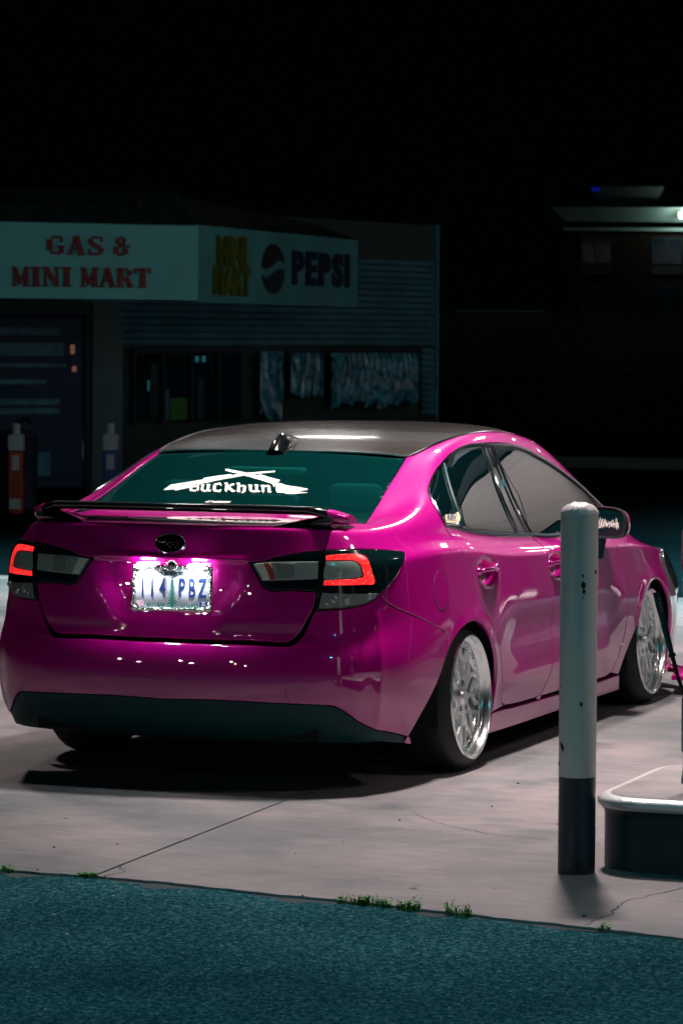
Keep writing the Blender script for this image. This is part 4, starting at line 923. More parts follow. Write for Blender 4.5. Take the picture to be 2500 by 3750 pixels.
for x in (-.36,.0,.36): MB().box((x-.11,.04,1.025),(x+.11,.12,1.12 if x else 1.07)).build('headrest',M['cloth'],car,bevel=.03)
for x in (-.36,.36):
    MB().box((x-.22,1.02,.5),(x+.22,1.14,1.06)).build('front_seat_back',M['cloth'],car,bevel=.05); MB().box((x-.12,1.03,1.065),(x+.12,1.11,1.20)).build('headrest',M['cloth'],car,bevel=.03)
MB().box((-.16,-.02,1.155),(.16,.06,1.18)).build('high_brake_light',M['shelf'],car,bevel=.008)
shell('inner_structure',-5.4,5.4,.3,6.9,-.06,M['matblack'])
for s in (1,-1): shell('inner_structure',9.0*s,12.6*s,.4,6.9,-.05,M['matblack'])
fl=MB(); fl.box((-.78,.36,.13),(.78,2.28,.22)); fl.box((-.58,-.90,.20),(.58,.36,.42)); fl.box((-.56,2.28,.14),(.56,3.5,.42)); fl.box((-.50,-.55,.155),(-.05,-.2,.20)); fl.build('floor_pan',M['matblack'],car,bevel=.01)
def wellbuild(y,s):
    mb=MB(); prof=[(.03,-.19),(.335,-.19),(.335,.10),(.325,.155)]
    n=26; vs=[]
    for k in range(n+1):
        a=math.radians(-18+216*k/n)
        for (r,h) in prof: vs.append((s*(.70+h),y+r*math.cos(a)*1.06,.30+r*math.sin(a)))
    m=len(prof); mb.add(vs,[(k*m+j,(k+1)*m+j,(k+1)*m+j+1,k*m+j+1) for k in range(n) for j in range(m-1)])
    mb.build('wheel_housing',M['matblack'],car,smooth=True)
for y in (-.005,2.67):
    for s in (1,-1): wellbuild(y,s)
# ---- roof (own panel) ----
us=np.arange(4.11,14.01,.1); PR=base_eval(us,np.full(us.shape,18.95))
def roof_edge(y):
    k=np.argsort(PR[:,1]); return np.interp(y,PR[k,1],PR[k,0]),np.interp(y,PR[k,1],PR[k,2])
def spine(y): return np.interp(y,[.10,.15,.4,.65,.9,1.15,1.4,1.6,1.72],[1.237,1.2445,1.292,1.321,1.336,1.340,1.337,1.326,1.316])
ys=np.linspace(.10,1.72,400); sp=spine(ys); ker=np.hanning(61); ker/=ker.sum(); spp=np.convolve(np.pad(sp,30,mode='reflect',reflect_type='odd'),ker,'valid')
def roofz(x,y):
    xe,ze=roof_edge(y); s=np.interp(y,ys,spp); t=np.clip(np.abs(x)/np.maximum(xe,.05),0,1.05)
    return s-(s-ze)*(.25*t**2+.75*t**5)
def rear_y(x): return np.interp(abs(x),*zip(*[(0,.145),(.2,.147),(.4,.150),(.54,.168)]))
def front_y(x): return np.interp(abs(x),*zip(*[(0,1.68),(.2,1.667),(.4,1.63),(.535,1.58)]))
nx,ny=44,60; vs=[]; nrm=[]
def rp(a,b):
    # a in -1..1, b in 0..1
    y=0.15+b*1.5
    for _ in range(3):
        x=a*(float(roof_edge(y)[0])-.004); y0,y1=rear_y(x)+.004,front_y(x)-.004; y=y0+(y1-y0)*b
    return x,y,float(roofz(np.array(x),np.array(y)))+.001
for i in range(nx+1):
    a=math.sin((i/nx*2-1)*math.pi/2)
    for j in range(ny+1): vs.append(rp(a,j/ny))
fs=[(i*(ny+1)+j,(i+1)*(ny+1)+j,(i+1)*(ny+1)+j+1,i*(ny+1)+j+1) for i in range(nx) for j in range(ny)]
MB().add(vs,fs).build('roof',M['roofblack'],car,smooth=True,angle=180)
for s in (1,-1):
    pts=[(q[0]*s*1.0,q[1],q[2]+.001) for q in base_eval(np.arange(4.0,13.4,.2),np.full(47,18.82))]
    MB().tube(pts,[.006]*len(pts),6,flat=.6).build('roof_moulding',M['darkchrome'],car,smooth=True)
pts=[(x,rear_y(x),float(roofz(np.array(x),np.array(rear_y(x))))-.002) for x in np.linspace(-.53,.53,50)]
MB().tube(pts,.004,6).build('glass_seal',M['blackplastic'],car,smooth=True)
# shark fin
fin=MB(); sec=[]
for k,(y,w,h) in enumerate([(.105,.040,.022),(.13,.040,.062),(.17,.038,.072),(.22,.033,.060),(.28,.026,.040),(.33,.018,.022),(.375,.006,.006)]):
    z=float(roofz(np.array(0.),np.array(max(y,.15))))-.004 if y>.15 else 1.262-.02+ (y-.105)*.2
    z=float(roofz(np.array(0.),np.array(max(y,.16))))-.006-(max(0,.16-y)*.2)
    ring=[]
    for q in range(9):
        a=math.pi*q/8; ring.append((w*math.cos(a)*(1 if abs(math.cos(a))>.9 else .55+.45*abs(math.cos(a))),y-(.02*math.sin(a) if k==0 else 0),z+h*math.sin(a)**1.2))
    sec.append(ring)
vs=[p for r in sec for p in r]; fin.add(vs,[(i*9+j,i*9+j+1,(i+1)*9+j+1,(i+1)*9+j) for i in range(6) for j in range(8)]+[tuple(range(9))])
fin.build('roof_antenna',M['blackgloss'],car,smooth=True,angle=50)
# ---- rear glass ----
gh=path([(0,15.30)]+CV['GLASSLOW'][::-1][1:],[CV['GLASSLOW'][0],CV['GLASSR'][0]],'GLASSR',[CV['GLASSR'][-1],(3.9,18.9)],[(3.9,18.9),(0,18.95)])
rg=panel('rear_window',mirror_path(gh),M['rearglass'],car,du=.15,dv=.3,off=-.003)
# ---- side windows ----
wf=path('WIN','WIN2','BELTL',[CV['BELTL'][-1],CV['BELTL2'][0]],'BELTL2')
panel('window_surround',wf,M['blackgloss'],car,sides=(1,-1),off=-.006,gap=.001,du=.1,dv=.3)
wp=path('WIN','WIN2','BELTL',[CV['BELTL'][-1],CV['BELTL2'][0]],'BELTL2',step=.12)
ww=np.array(wp)
for s in (1,-1):
    P,N=surfpt(ww[:,0],ww[:,1],.001); c=P.mean(0)
    pts=[]
    for a,b in zip(P,N):
        d=c-a; d-=b*(d@b); d/=np.linalg.norm(d); q=a+d*.0065; pts.append((q[0]*s,q[1],q[2]))
    MB().tube(pts,.0055,6,closed=True).build('window_moulding',M['darkchrome'],car,smooth=True)
for k,nm in enumerate(('QG','RG','FGL')):
    panel('side_window',smoothpath(CV[nm],.09,closed=True) if False else path(CV[nm]+[CV[nm][0]]),M['glass'],car,sides=(1,-1),off=-.004,gap=.001,depth=.003,lip=.001,du=.1,dv=.3)
for nm,a,b,w in (('pillar_trim',(9.47,16.9),(9.985,12.95),.007),('pillar_trim',(9.86,16.95),(10.31,12.9),.007),('window_divider',(7.41,16.3),(8.34,12.95),.006)):
    t=np.linspace(0,1,14)
    ctrl={'pillar_trim':None}
    A=np.array(a);B=np.array(b)
    P,N=surfpt(A[0]+(B[0]-A[0])*t**1.35 if nm=='pillar_trim' else A[0]+(B[0]-A[0])*t, A[1]+(B[1]-A[1])*t,.002)
    for s in (1,-1): MB().tube([(q[0]*s,q[1],q[2]) for q in P],w,6,flat=.6).build(nm,M['darkchrome'] if nm=='pillar_trim' else M['blackplastic'],car,smooth=True)
# ---- tail lamps ----
lamp_out=path('LAMPTOP2','LAMPSIDE','LAMPBOT',[CV['LAMPBOT'][-1],CV['LAMPTOP2'][0]])
lamp_in=path('LAMPTOP','LAMPTOP2') if False else path('LAMPTOP',[CV['LAMPTOP'][-1],CV['LAMPLOW'][0]],'LAMPLOW')
def led_mat():
    m,nt,b=nmat('red_led_lens'); N=nt.nodes;L=nt.links; tc=N.new('ShaderNodeTexCoord'); vo=N.new('ShaderNodeTexVoronoi'); vo.inputs['Scale'].default_value=95; L.new(tc.outputs['Object'],vo.inputs['Vector'])
    n=N.new('ShaderNodeTexNoise'); n.inputs['Scale'].default_value=14; L.new(tc.outputs['Object'],n.inputs['Vector'])
    r=N.new('ShaderNodeValToRGB'); e=r.color_ramp.elements; e[0].position=0;e[0].color=(1,.30,.18,1);e[1].position=.34;e[1].color=(.9,.018,.022,1); L.new(vo.outputs['Distance'],r.inputs['Fac'])
    r2=N.new('ShaderNodeValToRGB'); e=r2.color_ramp.elements; e[0].position=.35;e[0].color=(.5,.5,.5,1);e[1].position=.7;e[1].color=(1.3,1.3,1.3,1); L.new(n.outputs['Fac'],r2.inputs['Fac'])
    L.new(r.outputs['Color'],b.inputs['Emission Color']); mm=N.new('ShaderNodeMath'); mm.operation='MULTIPLY'; mm.inputs[1].default_value=1.5; L.new(r2.outputs['Color'],mm.inputs[0]); L.new(mm.outputs[0],b.inputs['Emission Strength'])
    b.inputs['Base Color'].default_value=(.3,.01,.01,1); b.inputs['Roughness'].default_value=.2; return m
M['led']=led_mat(); M['redlens']=pmat('red_lens_bar',(.45,.08,.07),rough=.2,coat=1)
M['clearlens']=pmat('clear_lens',(.20,.25,.25),rough=.18,coat=1,coatr=.04,bump=.4,bscale=120)
for s in (1,-1):
    lo=panel('tail_light',lamp_out,M['lensdark'],car,sides=(s,),off=.005,depth=.016,du=.08,dv=.2)
    ring=path(CV['RING_O'])+path(CV['RING_I'])[0:]
    panel('led_ring',ring,M['led'],lo,sides=(s,),off=.0075,gap=0,depth=.003,lip=.001,du=.06,dv=.2)
    panel('inner_lens',path(CV['OUTIN']+[CV['OUTIN'][0]]),M['lensgrey'],lo,sides=(s,),off=.007,gap=0,depth=.002,lip=.0015,du=.08,dv=.2)
    panel('reversing_lens',straight('REV'),M['clearlens'],lo,sides=(s,),off=.007,gap=.001,depth=.002,lip=.0015,du=.08,dv=.2)
    # bulb and reflector glints in the lower lens
    for (uu,vv,r) in ((3.35,8.05,.010),(3.42,8.15,.007),(3.7,8.0,.012),(4.35,8.12,.012),(3.2,7.95,.006)):
        q,nn=surfpt(np.array([uu]),np.array([vv]),.006); q=q[0]; MB().sphere((q[0]*s,q[1],q[2]),r,10,6,(1,.3,1)).build('reflector',M['reflector'],lo,smooth=True)
    li=panel('lid_light',lamp_in,M['lensdark'],car,sides=(s,),off=.001,depth=.010,du=.08,dv=.2)
    panel('lens',straight('INL'),M['lensgrey'],li,sides=(s,),off=.003,gap=0,depth=.002,lip=.0015,du=.08,dv=.2)
    panel('lens_back',straight('INL_BACK'),M['clearlens'],li,sides=(s,),off=.0045,gap=0,depth=.002,lip=.001,du=.08,dv=.2)
    panel('lens_end',path([(1.53,9.66),(1.72,9.76)],[(1.72,9.76),(1.87,8.80)],[(1.87,8.80),(1.74,8.78)],[(1.74,8.78),(1.53,9.66)]),pmat('pale_lens',(.8,.84,.8),rough=.25,coat=1),li,sides=(s,),off=.0045,gap=0,depth=.002,lip=.001)
    if s>0: panel('red_strip',straight('INL_RED'),M['redlens'],li,sides=(s,),off=.005,gap=0,depth=.002,lip=.001)
# ---- fuel door ----
fu,fv=CV['FUEL'][0]; q0,n0=surfpt(np.array([fu]),np.array([fv])); 
h=.02; lu=np.linalg.norm(base_eval(np.array([fu+h]),np.array([fv]))-base_eval(np.array([fu-h]),np.array([fv])))/(2*h); lv=np.linalg.norm(base_eval(np.array([fu]),np.array([fv+h]))-base_eval(np.array([fu]),np.array([fv-h])))/(2*h)
circ=lambda R:[(fu+R*math.cos(a)/lu-.06*math.sin(a)*0,fv+R*1.05*math.sin(a)/lv) for a in np.linspace(0,2*math.pi,49)[:-1]]
panel('fuel_door_gap',circ(.0795),M['matblack'],car,off=.0006,gap=0,depth=.001,lip=.0005)
panel('fuel_door',circ(.0752),M['paint'],car,off=.0016,gap=0,depth=.002,lip=.0015)
# ---- door handles ----
for (hy,hz) in HCUP:
    for s in (1,-1):
        i=HCUP.index((hy,hz)); q,n=surfpt(np.array([HC[i][0]]),np.array([HC[i][1]])); X=float(q[0][0])
        mb=MB(); pts=[];rad=[]
        for k in range(13):
            t=k/12; pts.append((s*(X+.024+.012*math.sin(math.pi*t)),hy-.115+.23*t,hz+.012+.004*math.sin(math.pi*t))); rad.append(.006+.010*math.sin(math.pi*min(1,max(0,t)))**.4)
        mb.tube(pts,rad,12,flat=.62); mb.sphere((s*(X+.02),hy-.11,hz+.012),.016,10,7,(.9,1.2,1)); mb.sphere((s*(X+.02),hy+.115,hz+.012),.016,10,7,(.9,1.2,1))
        mb.build('door_handle',pmat('chrome_pink',(.95,.05,.55),rough=.06,metal=.9,coat=1),car,smooth=True,angle=60)
# ---- wing mirrors ----
for s in (1,-1):
    mir=MB(); cx,cy,cz=.912,1.82,.892
    mir.sphere((0,0,0),1,24,14,(.092,.085,.068)); v=[]
    for x,y,z in mir.v:
        ex=abs(x/.092); x2=math.copysign(.092*ex**.7,x); z2=math.copysign(.068*(abs(z)/.068)**.72,z)
        y2=max(y,-.045)*1.1
        v.append((s*(cx+x2),cy+y2,cz+z2+.010*(x2/.098)*-1))
    mir.v=v; o=mir.build('mirror',M['paint'],car,smooth=True,angle=50)
    pl=[]
    for k in range(28):
        a=2*math.pi*k/28; pl.append((s*(cx+.080*math.copysign(abs(math.cos(a))**.6,math.cos(a))),cz+.058*math.copysign(abs(math.sin(a))**.6,math.sin(a))-.008*math.cos(a)))
    mb=MB(); n=28
    big=[(s*(cx+.0925*math.copysign(abs(math.cos(2*math.pi*k/28))**.6,math.cos(2*math.pi*k/28))),cz+.0690*math.copysign(abs(math.sin(2*math.pi*k/28))**.6,math.sin(2*math.pi*k/28))-.009*math.cos(2*math.pi*k/28)) for k in range(28)]
    mb.add([(x,cy-.058,z) for x,z in pl]+[(x,cy-.064,z) for x,z in big]+[(x,cy-.02,z) for x,z in big],[(k,(k+1)%n,n+(k+1)%n,n+k) for k in range(n)]+[(n+k,n+(k+1)%n,2*n+(k+1)%n,2*n+k) for k in range(n)])
    mb.build('mirror_surround',M['matblack'],o,smooth=True,angle=40)
    MB().add([(x,cy-.0585,z) for x,z in pl],[tuple(range(n))]).build('mirror_glass',M['mirrorglass'],o)
    MB().tube([(s*(cx-.03),cy,cz-.05),(s*(cx-.035),cy+.0,cz-.10),(s*(cx-.05),cy+.01,cz-.155)],[.03,.026,.034],12,flat=.7).build('mirror_stalk',M['blackplastic'],o,smooth=True)
    # jagged white sticker lettering on the mirror glass
    if s>0:
        mb=MB(); R=random.Random(4)
        for k in range(26):
            t=k/25; x=cx-.034+.092*t; e=abs(t-.5)*2; zc=cz-.004+.004*math.sin(k*2.1); hgt=.012+.012*e*e+R.uniform(-.003,.004); lean=R.uniform(-.008,.008); w=R.uniform(.0009,.0018)
            mb.add([(x-w,cy-.0600,zc-hgt*.7),(x+lean*-.4,cy-.0600,zc-hgt-R.uniform(0,.004)),(x+w,cy-.0600,zc-hgt*.6),(x+w+lean,cy-.0600,zc+hgt*.6),(x+lean*1.3,cy-.0600,zc+hgt+R.uniform(0,.004)),(x-w+lean,cy-.0600,zc+hgt*.7)],[(0,1,2,3,4,5)])
            if k%3==0: mb.add([(x,cy-.0602,zc-.004),(x+.010,cy-.0602,zc+R.uniform(-.004,.006)),(x+.009,cy-.0602,zc+.004),(x-.001,cy-.0602,zc)],[(0,1,2,3)])
        mb.build('mirror_sticker',M['white'],o)
# ---- trunk spoiler ----
NS=61; Xs=np.linspace(-.648,.648,NS); ring=[]
for x in Xs:
    t=abs(x)/.648; end=sstep(.80,1.0,np.array(t)); zc=1.062-.006*t*t-.030*float(end); w=1-.35*float(sstep(.93,1.0,np.array(t)))
    yt=-.925+.085*t*t+.03*float(end); yl=-.735+.065*t*t
    hh=(.020+.014*float(end))*w
    prof=[]
    for q in range(20):
        a=2*math.pi*q/20; cy_=(yt+yl)/2; cw=(yl-yt)/2*w
        yy=cy_-cw*math.cos(a); zz=zc+hh*math.copysign(abs(math.sin(a))**.7,math.sin(a))*(.75+.35*math.cos(a))-.010*((yy-yt)/(yl-yt))
        prof.append((x+(.02*math.copysign(1,x)*float(end)*(0)),yy,zz))
    ring.append(prof)
def loft(rings,name,mat,par):
    n=len(rings[0]); vs=[p for r in rings for p in r]; m=len(rings)
    fs=[(i*n+j,(i+1)*n+j,(i+1)*n+(j+1)%n,i*n+(j+1)%n) for i in range(m-1) for j in range(n)]+[tuple(range(n)),tuple(range((m-1)*n,m*n))[::-1]]
    return MB().add(vs,fs).build(name,mat,par,smooth=True,angle=45)
spo=empty('trunk_spoiler',(0,0,0),parent=car)
ia=[i for i in range(NS) if abs(Xs[i])<=.597]; loft(ring[ia[0]:ia[-1]+1],'spoiler_blade',M['blackgloss'],spo)
loft(ring[ia[-1]:],'spoiler_end_cap',M['paint'],spo); loft(ring[:ia[0]+1],'spoiler_end_cap',M['paint'],spo)
for s in (1,-1):
    rr=[]
    for k in range(9):
        t=k/8; x=s*(.37+.235*t); top=1.050-.004*t; bot=.985; h=(top-bot)*(.12+.88*t**.8); yc=-.82+.035*t; L=.095-.02*t
        rr.append([(x,yc-L*math.cos(a),bot+h*.5+h*.5*math.sin(a)) for a in [2*math.pi*q/14 for q in range(14)]])
    loft(rr,'spoiler_foot',M['blackgloss'],spo)
# ---- emblem ----
eu,ev=0,CV['EMB'][0][1]; q,n=surfpt(np.array([0.0]),np.array([ev])); q=q[0];n=n[0]
def placed(o,q,n,off=0.0,up=Vector((0,0,1))):
    n=Vector(n); x=up.cross(n).normalized(); y=n.cross(x); p_=Vector(q)+n*off
    o.matrix_local=Matrix(((x.x,y.x,n.x,p_.x),(x.y,y.y,n.y,p_.y),(x.z,y.z,n.z,p_.z),(0,0,0,1)))
emb=MB(); N_=40; vs=[(.062*math.cos(2*math.pi*k/N_),.037*math.sin(2*math.pi*k/N_),0) for k in range(N_)]+[(.060*math.cos(2*math.pi*k/N_),.035*math.sin(2*math.pi*k/N_),.006) for k in range(N_)]
emb.add(vs,[tuple(range(N_,2*N_))]+[(k,(k+1)%N_,N_+(k+1)%N_,N_+k) for k in range(N_)])
eo=emb.build('emblem',M['blackgloss'],car,smooth=True,angle=30); placed(eo,q,n,.001)
rim_=MB().tube([(.060*math.cos(2*math.pi*k/N_),.035*math.sin(2*math.pi*k/N_),.006) for k in range(N_)],.0024,6,closed=True).build('emblem_rim',M['darkchrome'],eo,smooth=True)
stm=MB()
def star(cx,cy,r,e=.25):
    P=[]; 
    for k in range(8):
        a=math.pi/4*k; rr=r if k%2==0 else r*e; P.append((cx+rr*1.25*math.cos(a),cy+rr*math.sin(a)))
    stm.add([(x,y,.0066) for x,y in P]+[(cx,cy,.009)],[(k,(k+1)%8,8) for k in range(8)])
star(-.022,.008,.010); star(.004,-.014,.0085); star(.026,-.014,.0075); star(.014,-.005,.006); star(.034,-.004,.006); star(.028,.005,.005)
stm.tube([(-.054,.004,.007),(-.032,.003,.008),(-.018,-.001,.008),(-.012,-.012,.008)],.0012,5); stm.tube([(-.012,-.010,.008),(-.008,.000,.008),(.01,.003,.008),(.05,.003,.007)],.0012,5)
stm.build('emblem_stars',M['darkchrome'],eo)
# ---- number plate, frame and its lamps ----
pl=empty('number_plate',(.022,-.985,.762),parent=car); pl.rotation_euler=(math.radians(-3),math.radians(-.6),0)
M['plate']=pmat('plate_face',(.70,.74,.86),rough=.35,var=.08,vscale=25)
M['navy']=pmat('plate_navy',(.01,.035,.16),rough=.4); M['treegreen']=pmat('plate_green',(.01,.20,.15),rough=.4)
MB().box((-.152,-.002,-.076),(.152,.002,.076)).build('plate_face',M['plate'],pl,bevel=.001)
def ptext(txt,x,z,size,mat,ext=.0012,sx=.8,off=.0008,name='plate_characters'):
    me=text_mesh(txt,size,ext,off,0,sx); n=len(me.vertices); co=np.zeros(n*3); me.vertices.foreach_get('co',co); co=co.reshape(-1,3)
    out=np.c_[x+co[:,0],-.0032-co[:,2],z+co[:,1]]; me.vertices.foreach_set('co',out.ravel()); me.update(); link(name,me,pl,mat)
for ch,x in (('1',-.121),('1',-.083),('4',-.040),('P',.040),('B',.080),('Z',.121)): ptext(ch,x,-.003,.104,M['navy'],sx=.50,off=.0010)
ptext('Oregon',.0,.056,.030,pmat('plate_black',(.005,.03,.04),rough=.5),sx=1.0,off=.0006)
ptext('23',.128,-.058,.018,M['plate'],ext=.0018)
MB().box((.112,-.0042,-.068),(.144,-.0021,-.050)).build('plate_sticker',M['navy'],pl)
MB().box((-.147,-.0032,-.072),(-.118,-.0021,-.050)).build('plate_sticker',pmat('pink_tag',(.75,.5,.6),rough=.5),pl)
tr=MB(); R=random.Random(3)
for k in range(11):
    t=k/10; z=.040-.105*t; w=.004+.024*t**.8
    tr.add([(-w*R.uniform(.8,1.1),-.0030,z-.010),(0,-.0030,z+.006),(w*R.uniform(.8,1.1),-.0030,z-.010),(w*.3,-.0030,z-.004),(-w*.3,-.0030,z-.004)],[(0,4,1),(1,3,2),(4,3,1)])
tr.box((-.003,-.0033,-.076),(.003,-.0022,.03))
for k in range(20):
    x=-.10+k*.0107
    if abs(x)<.03: continue
    hgt=R.uniform(.004,.012); tr.add([(x-.004,-.0030,-.070),(x+.004,-.0030,-.070),(x,-.0030,-.066+hgt)],[(0,1,2)])
tr.build('plate_tree',M['treegreen'],pl)
fr=MB()
fr.tube([(-.158,-.004,-.082),(.158,-.004,-.082)],.0075,8); fr.tube([(-.158,-.004,.078),(.158,-.004,.078)],.008,8); fr.tube([(-.158,-.004,-.082),(-.158,-.004,.078)],.0065,8); fr.tube([(.158,-.004,-.082),(.158,-.004,.078)],.0065,8)
R=random.Random(9)
def scroll(cx,cz,r,a0,da):
    fr.tube([(cx+r*(1-k/14)*math.cos(a0+da*k/9),-.010,cz+r*(1-k/14)*math.sin(a0+da*k/9)) for k in range(10)],.0028,5)
for k in range(15):
    x=-.15+k*.0214; fr.sphere((x,-.010,-.082+R.uniform(-.003,.004)),R.uniform(.0035,.0065),8,6); scroll(x+.008,-.078,.010,R.uniform(0,6),R.choice((-4,4)))
    if abs(x)>.02: fr.sphere((x,-.010,.076+R.uniform(-.006,.004)),R.uniform(.003,.006),8,6); scroll(x+.006,.070,.011,R.uniform(0,6),R.choice((-4,4)))
for k in range(7):
    z=-.07+k*.022
    for s in (1,-1):
        fr.sphere((s*.156,-.010,z),R.uniform(.003,.006),8,6); scroll(s*.155,z+.008,.010,R.uniform(0,6),R.choice((-4,4)))
for s in (1,-1):
    for z in (-.078,.074): fr.sphere((s*.152,-.010,z),.011,10,7); scroll(s*.148,z,.016,1.5,4*s)
fr.sphere((0,-.008,.084),.020,12,8,(1,.45,.85))
for k in range(12): a=2*math.pi*k/12; fr.sphere((.021*math.cos(a),-.014,.084+.018*math.sin(a)),.004,7,5)
fr.build('plate_frame',M['silverframe'],pl,smooth=True,angle=60)
M['platelamp']=pmat('plate_lamp_lens',(1,1,1),emit=(.93,.95,1),es=45)
for x in (-.095,.115):
    q,n=surfpt(np.array([x/.238]),np.array([9.95])); q=q[0]
    MB().box((x-.030,-.990,.842),(x+.030,-.955,.853)).build('plate_light',M['platelamp'],car,bevel=.003)
    l=bpy.data.lights.new('plate_lamp_light','AREA'); l.energy=1.15; l.shape='RECTANGLE'; l.size=.07; l.size_y=.02; l.color=(.93,.95,1)
    o=bpy.data.objects.new('plate_lamp_light',l); o.location=(x,-1.004,.846); o.rotation_euler=(math.radians(4),0,0); COL.objects.link(o); o.parent=car
# ---- lid script and glass decals ----
def glass_decal(mb,pts,off=.0012):
    P,N=surfpt(np.array([p[0] for p in pts]),np.array([p[1] for p in pts]),off); n=len(pts); mb.add(P.tolist(),[tuple(range(n))])
def map_rect(me,quad,off,mat,name,par,w,h):
    n=len(me.vertices); co=np.zeros(n*3); me.vertices.foreach_get('co',co); co=co.reshape(-1,3)
    s=(co[:,0]/w+.5)[:,None]; t=(co[:,1]/h+.5)[:,None]; A,B,C_,D=[np.array(q) for q in quad]  # A bottom-left, B bottom-right, C top-right, D top-left
    uv=(A*(1-s)+B*s)*(1-t)+(D*(1-s)+C_*s)*t
    P,N=surfpt(uv[:,0],uv[:,1],off); P=P+N*np.maximum(co[:,2],0)[:,None]*0
    me.vertices.foreach_set('co',P.ravel()); me.update(); return link(name,me,par,mat)
dq=CV['TXT']
def pix_uv(x,y):   # decal drawing coordinates 0..350 by 0..30 on the glass
    s=x/350.0;t=y/27.0; A,B,C_,D=[np.array(q) for q in dq]; return tuple((A*(1-s)+B*s)*(1-t)+(D*(1-s)+C_*s)*t)
mb=MB()
for k,nm in enumerate(('RIF1','RIF2')):
    panel('window_decal',path(*[[CV[nm][i],CV[nm][(i+1)%len(CV[nm])]] for i in range(len(CV[nm]))],step=.2),M['white'],rg,off=-.001+k*.0008,gap=0,depth=.0005,lip=.0004,du=.3,dv=.4)
# blackletter word: broken strokes with diamond ends
def bl_stroke(mb,x0,y0,x1,y1,w,off):
    n=Vector((y0-y1,x1-x0)); n.normalize(); n*=w/2; d=Vector((x1-x0,y1-y0)).normalized()*w*.45
    pts=[(x0-d.x,y0-d.y),(x0+n.x,y0+n.y),(x1+n.x,y1+n.y),(x1+d.x,y1+d.y),(x1-n.x,y1-n.y),(x0-n.x,y0-n.y)]
    glass_decal(mb,[pix_uv(*p) for p in pts],off)
BL={'B':[(6,4,6,26,9),(6,26,20,28,5),(6,15,20,16,4),(6,3,20,2,5),(23,24,23,18,8),(24,12,24,6,9),(0,27,9,24,4)],
'U':[(5,6,5,20,9),(5,4,16,1,5),(20,4,20,21,9),(1,22,9,20,4),(16,23,24,21,4),(22,2,28,3,4)],
'C':[(6,6,6,20,10),(6,23,20,26,6),(6,3,21,1,6),(20,24,22,20,5),(21,3,23,6,4)],
'K':[(6,3,6,27,9),(1,27,9,24,4),(8,14,21,24,6),(10,14,22,3,8),(20,25,25,24,4),(20,2,27,2,4)],
'H':[(6,3,6,27,9),(1,27,9,24,4),(9,17,18,21,4),(21,17,20,3,9),(20,3,15,-2,4),(2,3,10,2,4)],
'N':[(6,3,6,20,9),(1,21,9,19,4),(8,19,20,21,5),(21,18,21,3,9),(18,3,26,2,4)],
'T':[(12,4,12,24,10),(2,25,24,26,6),(12,3,24,3,5),(3,25,3,19,4)]}
xx=6
for i_,ch in enumerate('BUCKHUNT'):
    for (x0,y0,x1,y1,w) in BL[ch]: bl_stroke(mb,xx+x0*1.42,y0*.95,xx+x1*1.42,y1*.95,w*1.05,.0026+.0001*(i_%3))
    xx+=42.5
mb.build('window_decal',M['white'],rg)
me=text_mesh('DEER',10,0.0,.35,.3,2.2); map_rect(me,[(-.30,15.37),(.12,15.37),(.12,15.46),(-.30,15.46)],.002,M['white'],'window_decal',rg,46,9)
# quarter window sticker
sq=CV['REV_STK']; M['cream']=pmat('cream_sticker',(.62,.60,.40),rough=.5)
def rect_panel(x0,y0,x1,y1,off,mat,name='quarter_window_sticker'):
    A,B,C_,D=[np.array(q) for q in sq]; f=lambda s,t:(A*(1-s)+B*s)*(1-t)+(D*(1-s)+C_*s)*t
    mb=MB(); glass_decal(mb,[f(x0,y0),f(x1,y0),f(x1,y1),f(x0,y1)],off); return mb.build(name,mat,car)
rect_panel(.0,.22,.72,.80,.002,M['cream']); rect_panel(.05,.0,.72,.18,.002,M['cream'])
A,B,C_,D=[np.array(q) for q in sq]; f=lambda s,t:(A*(1-s)+B*s)*(1-t)+(D*(1-s)+C_*s)*t
mb=MB(); glass_decal(mb,[f(.82+.18*math.cos(a),.52+.48*math.sin(a)) for a in np.linspace(0,6.28,17)[:-1]],.003); mb.build('quarter_window_sticker',M['cream'],car)
me=text_mesh('REV',1,0,.02,0,1.2); map_rect(me,[f(0,.2),f(.8,.2),f(.8,.82),f(0,.82)],.0036,M['navy'],'sticker_letters',car,2.6,1.0)
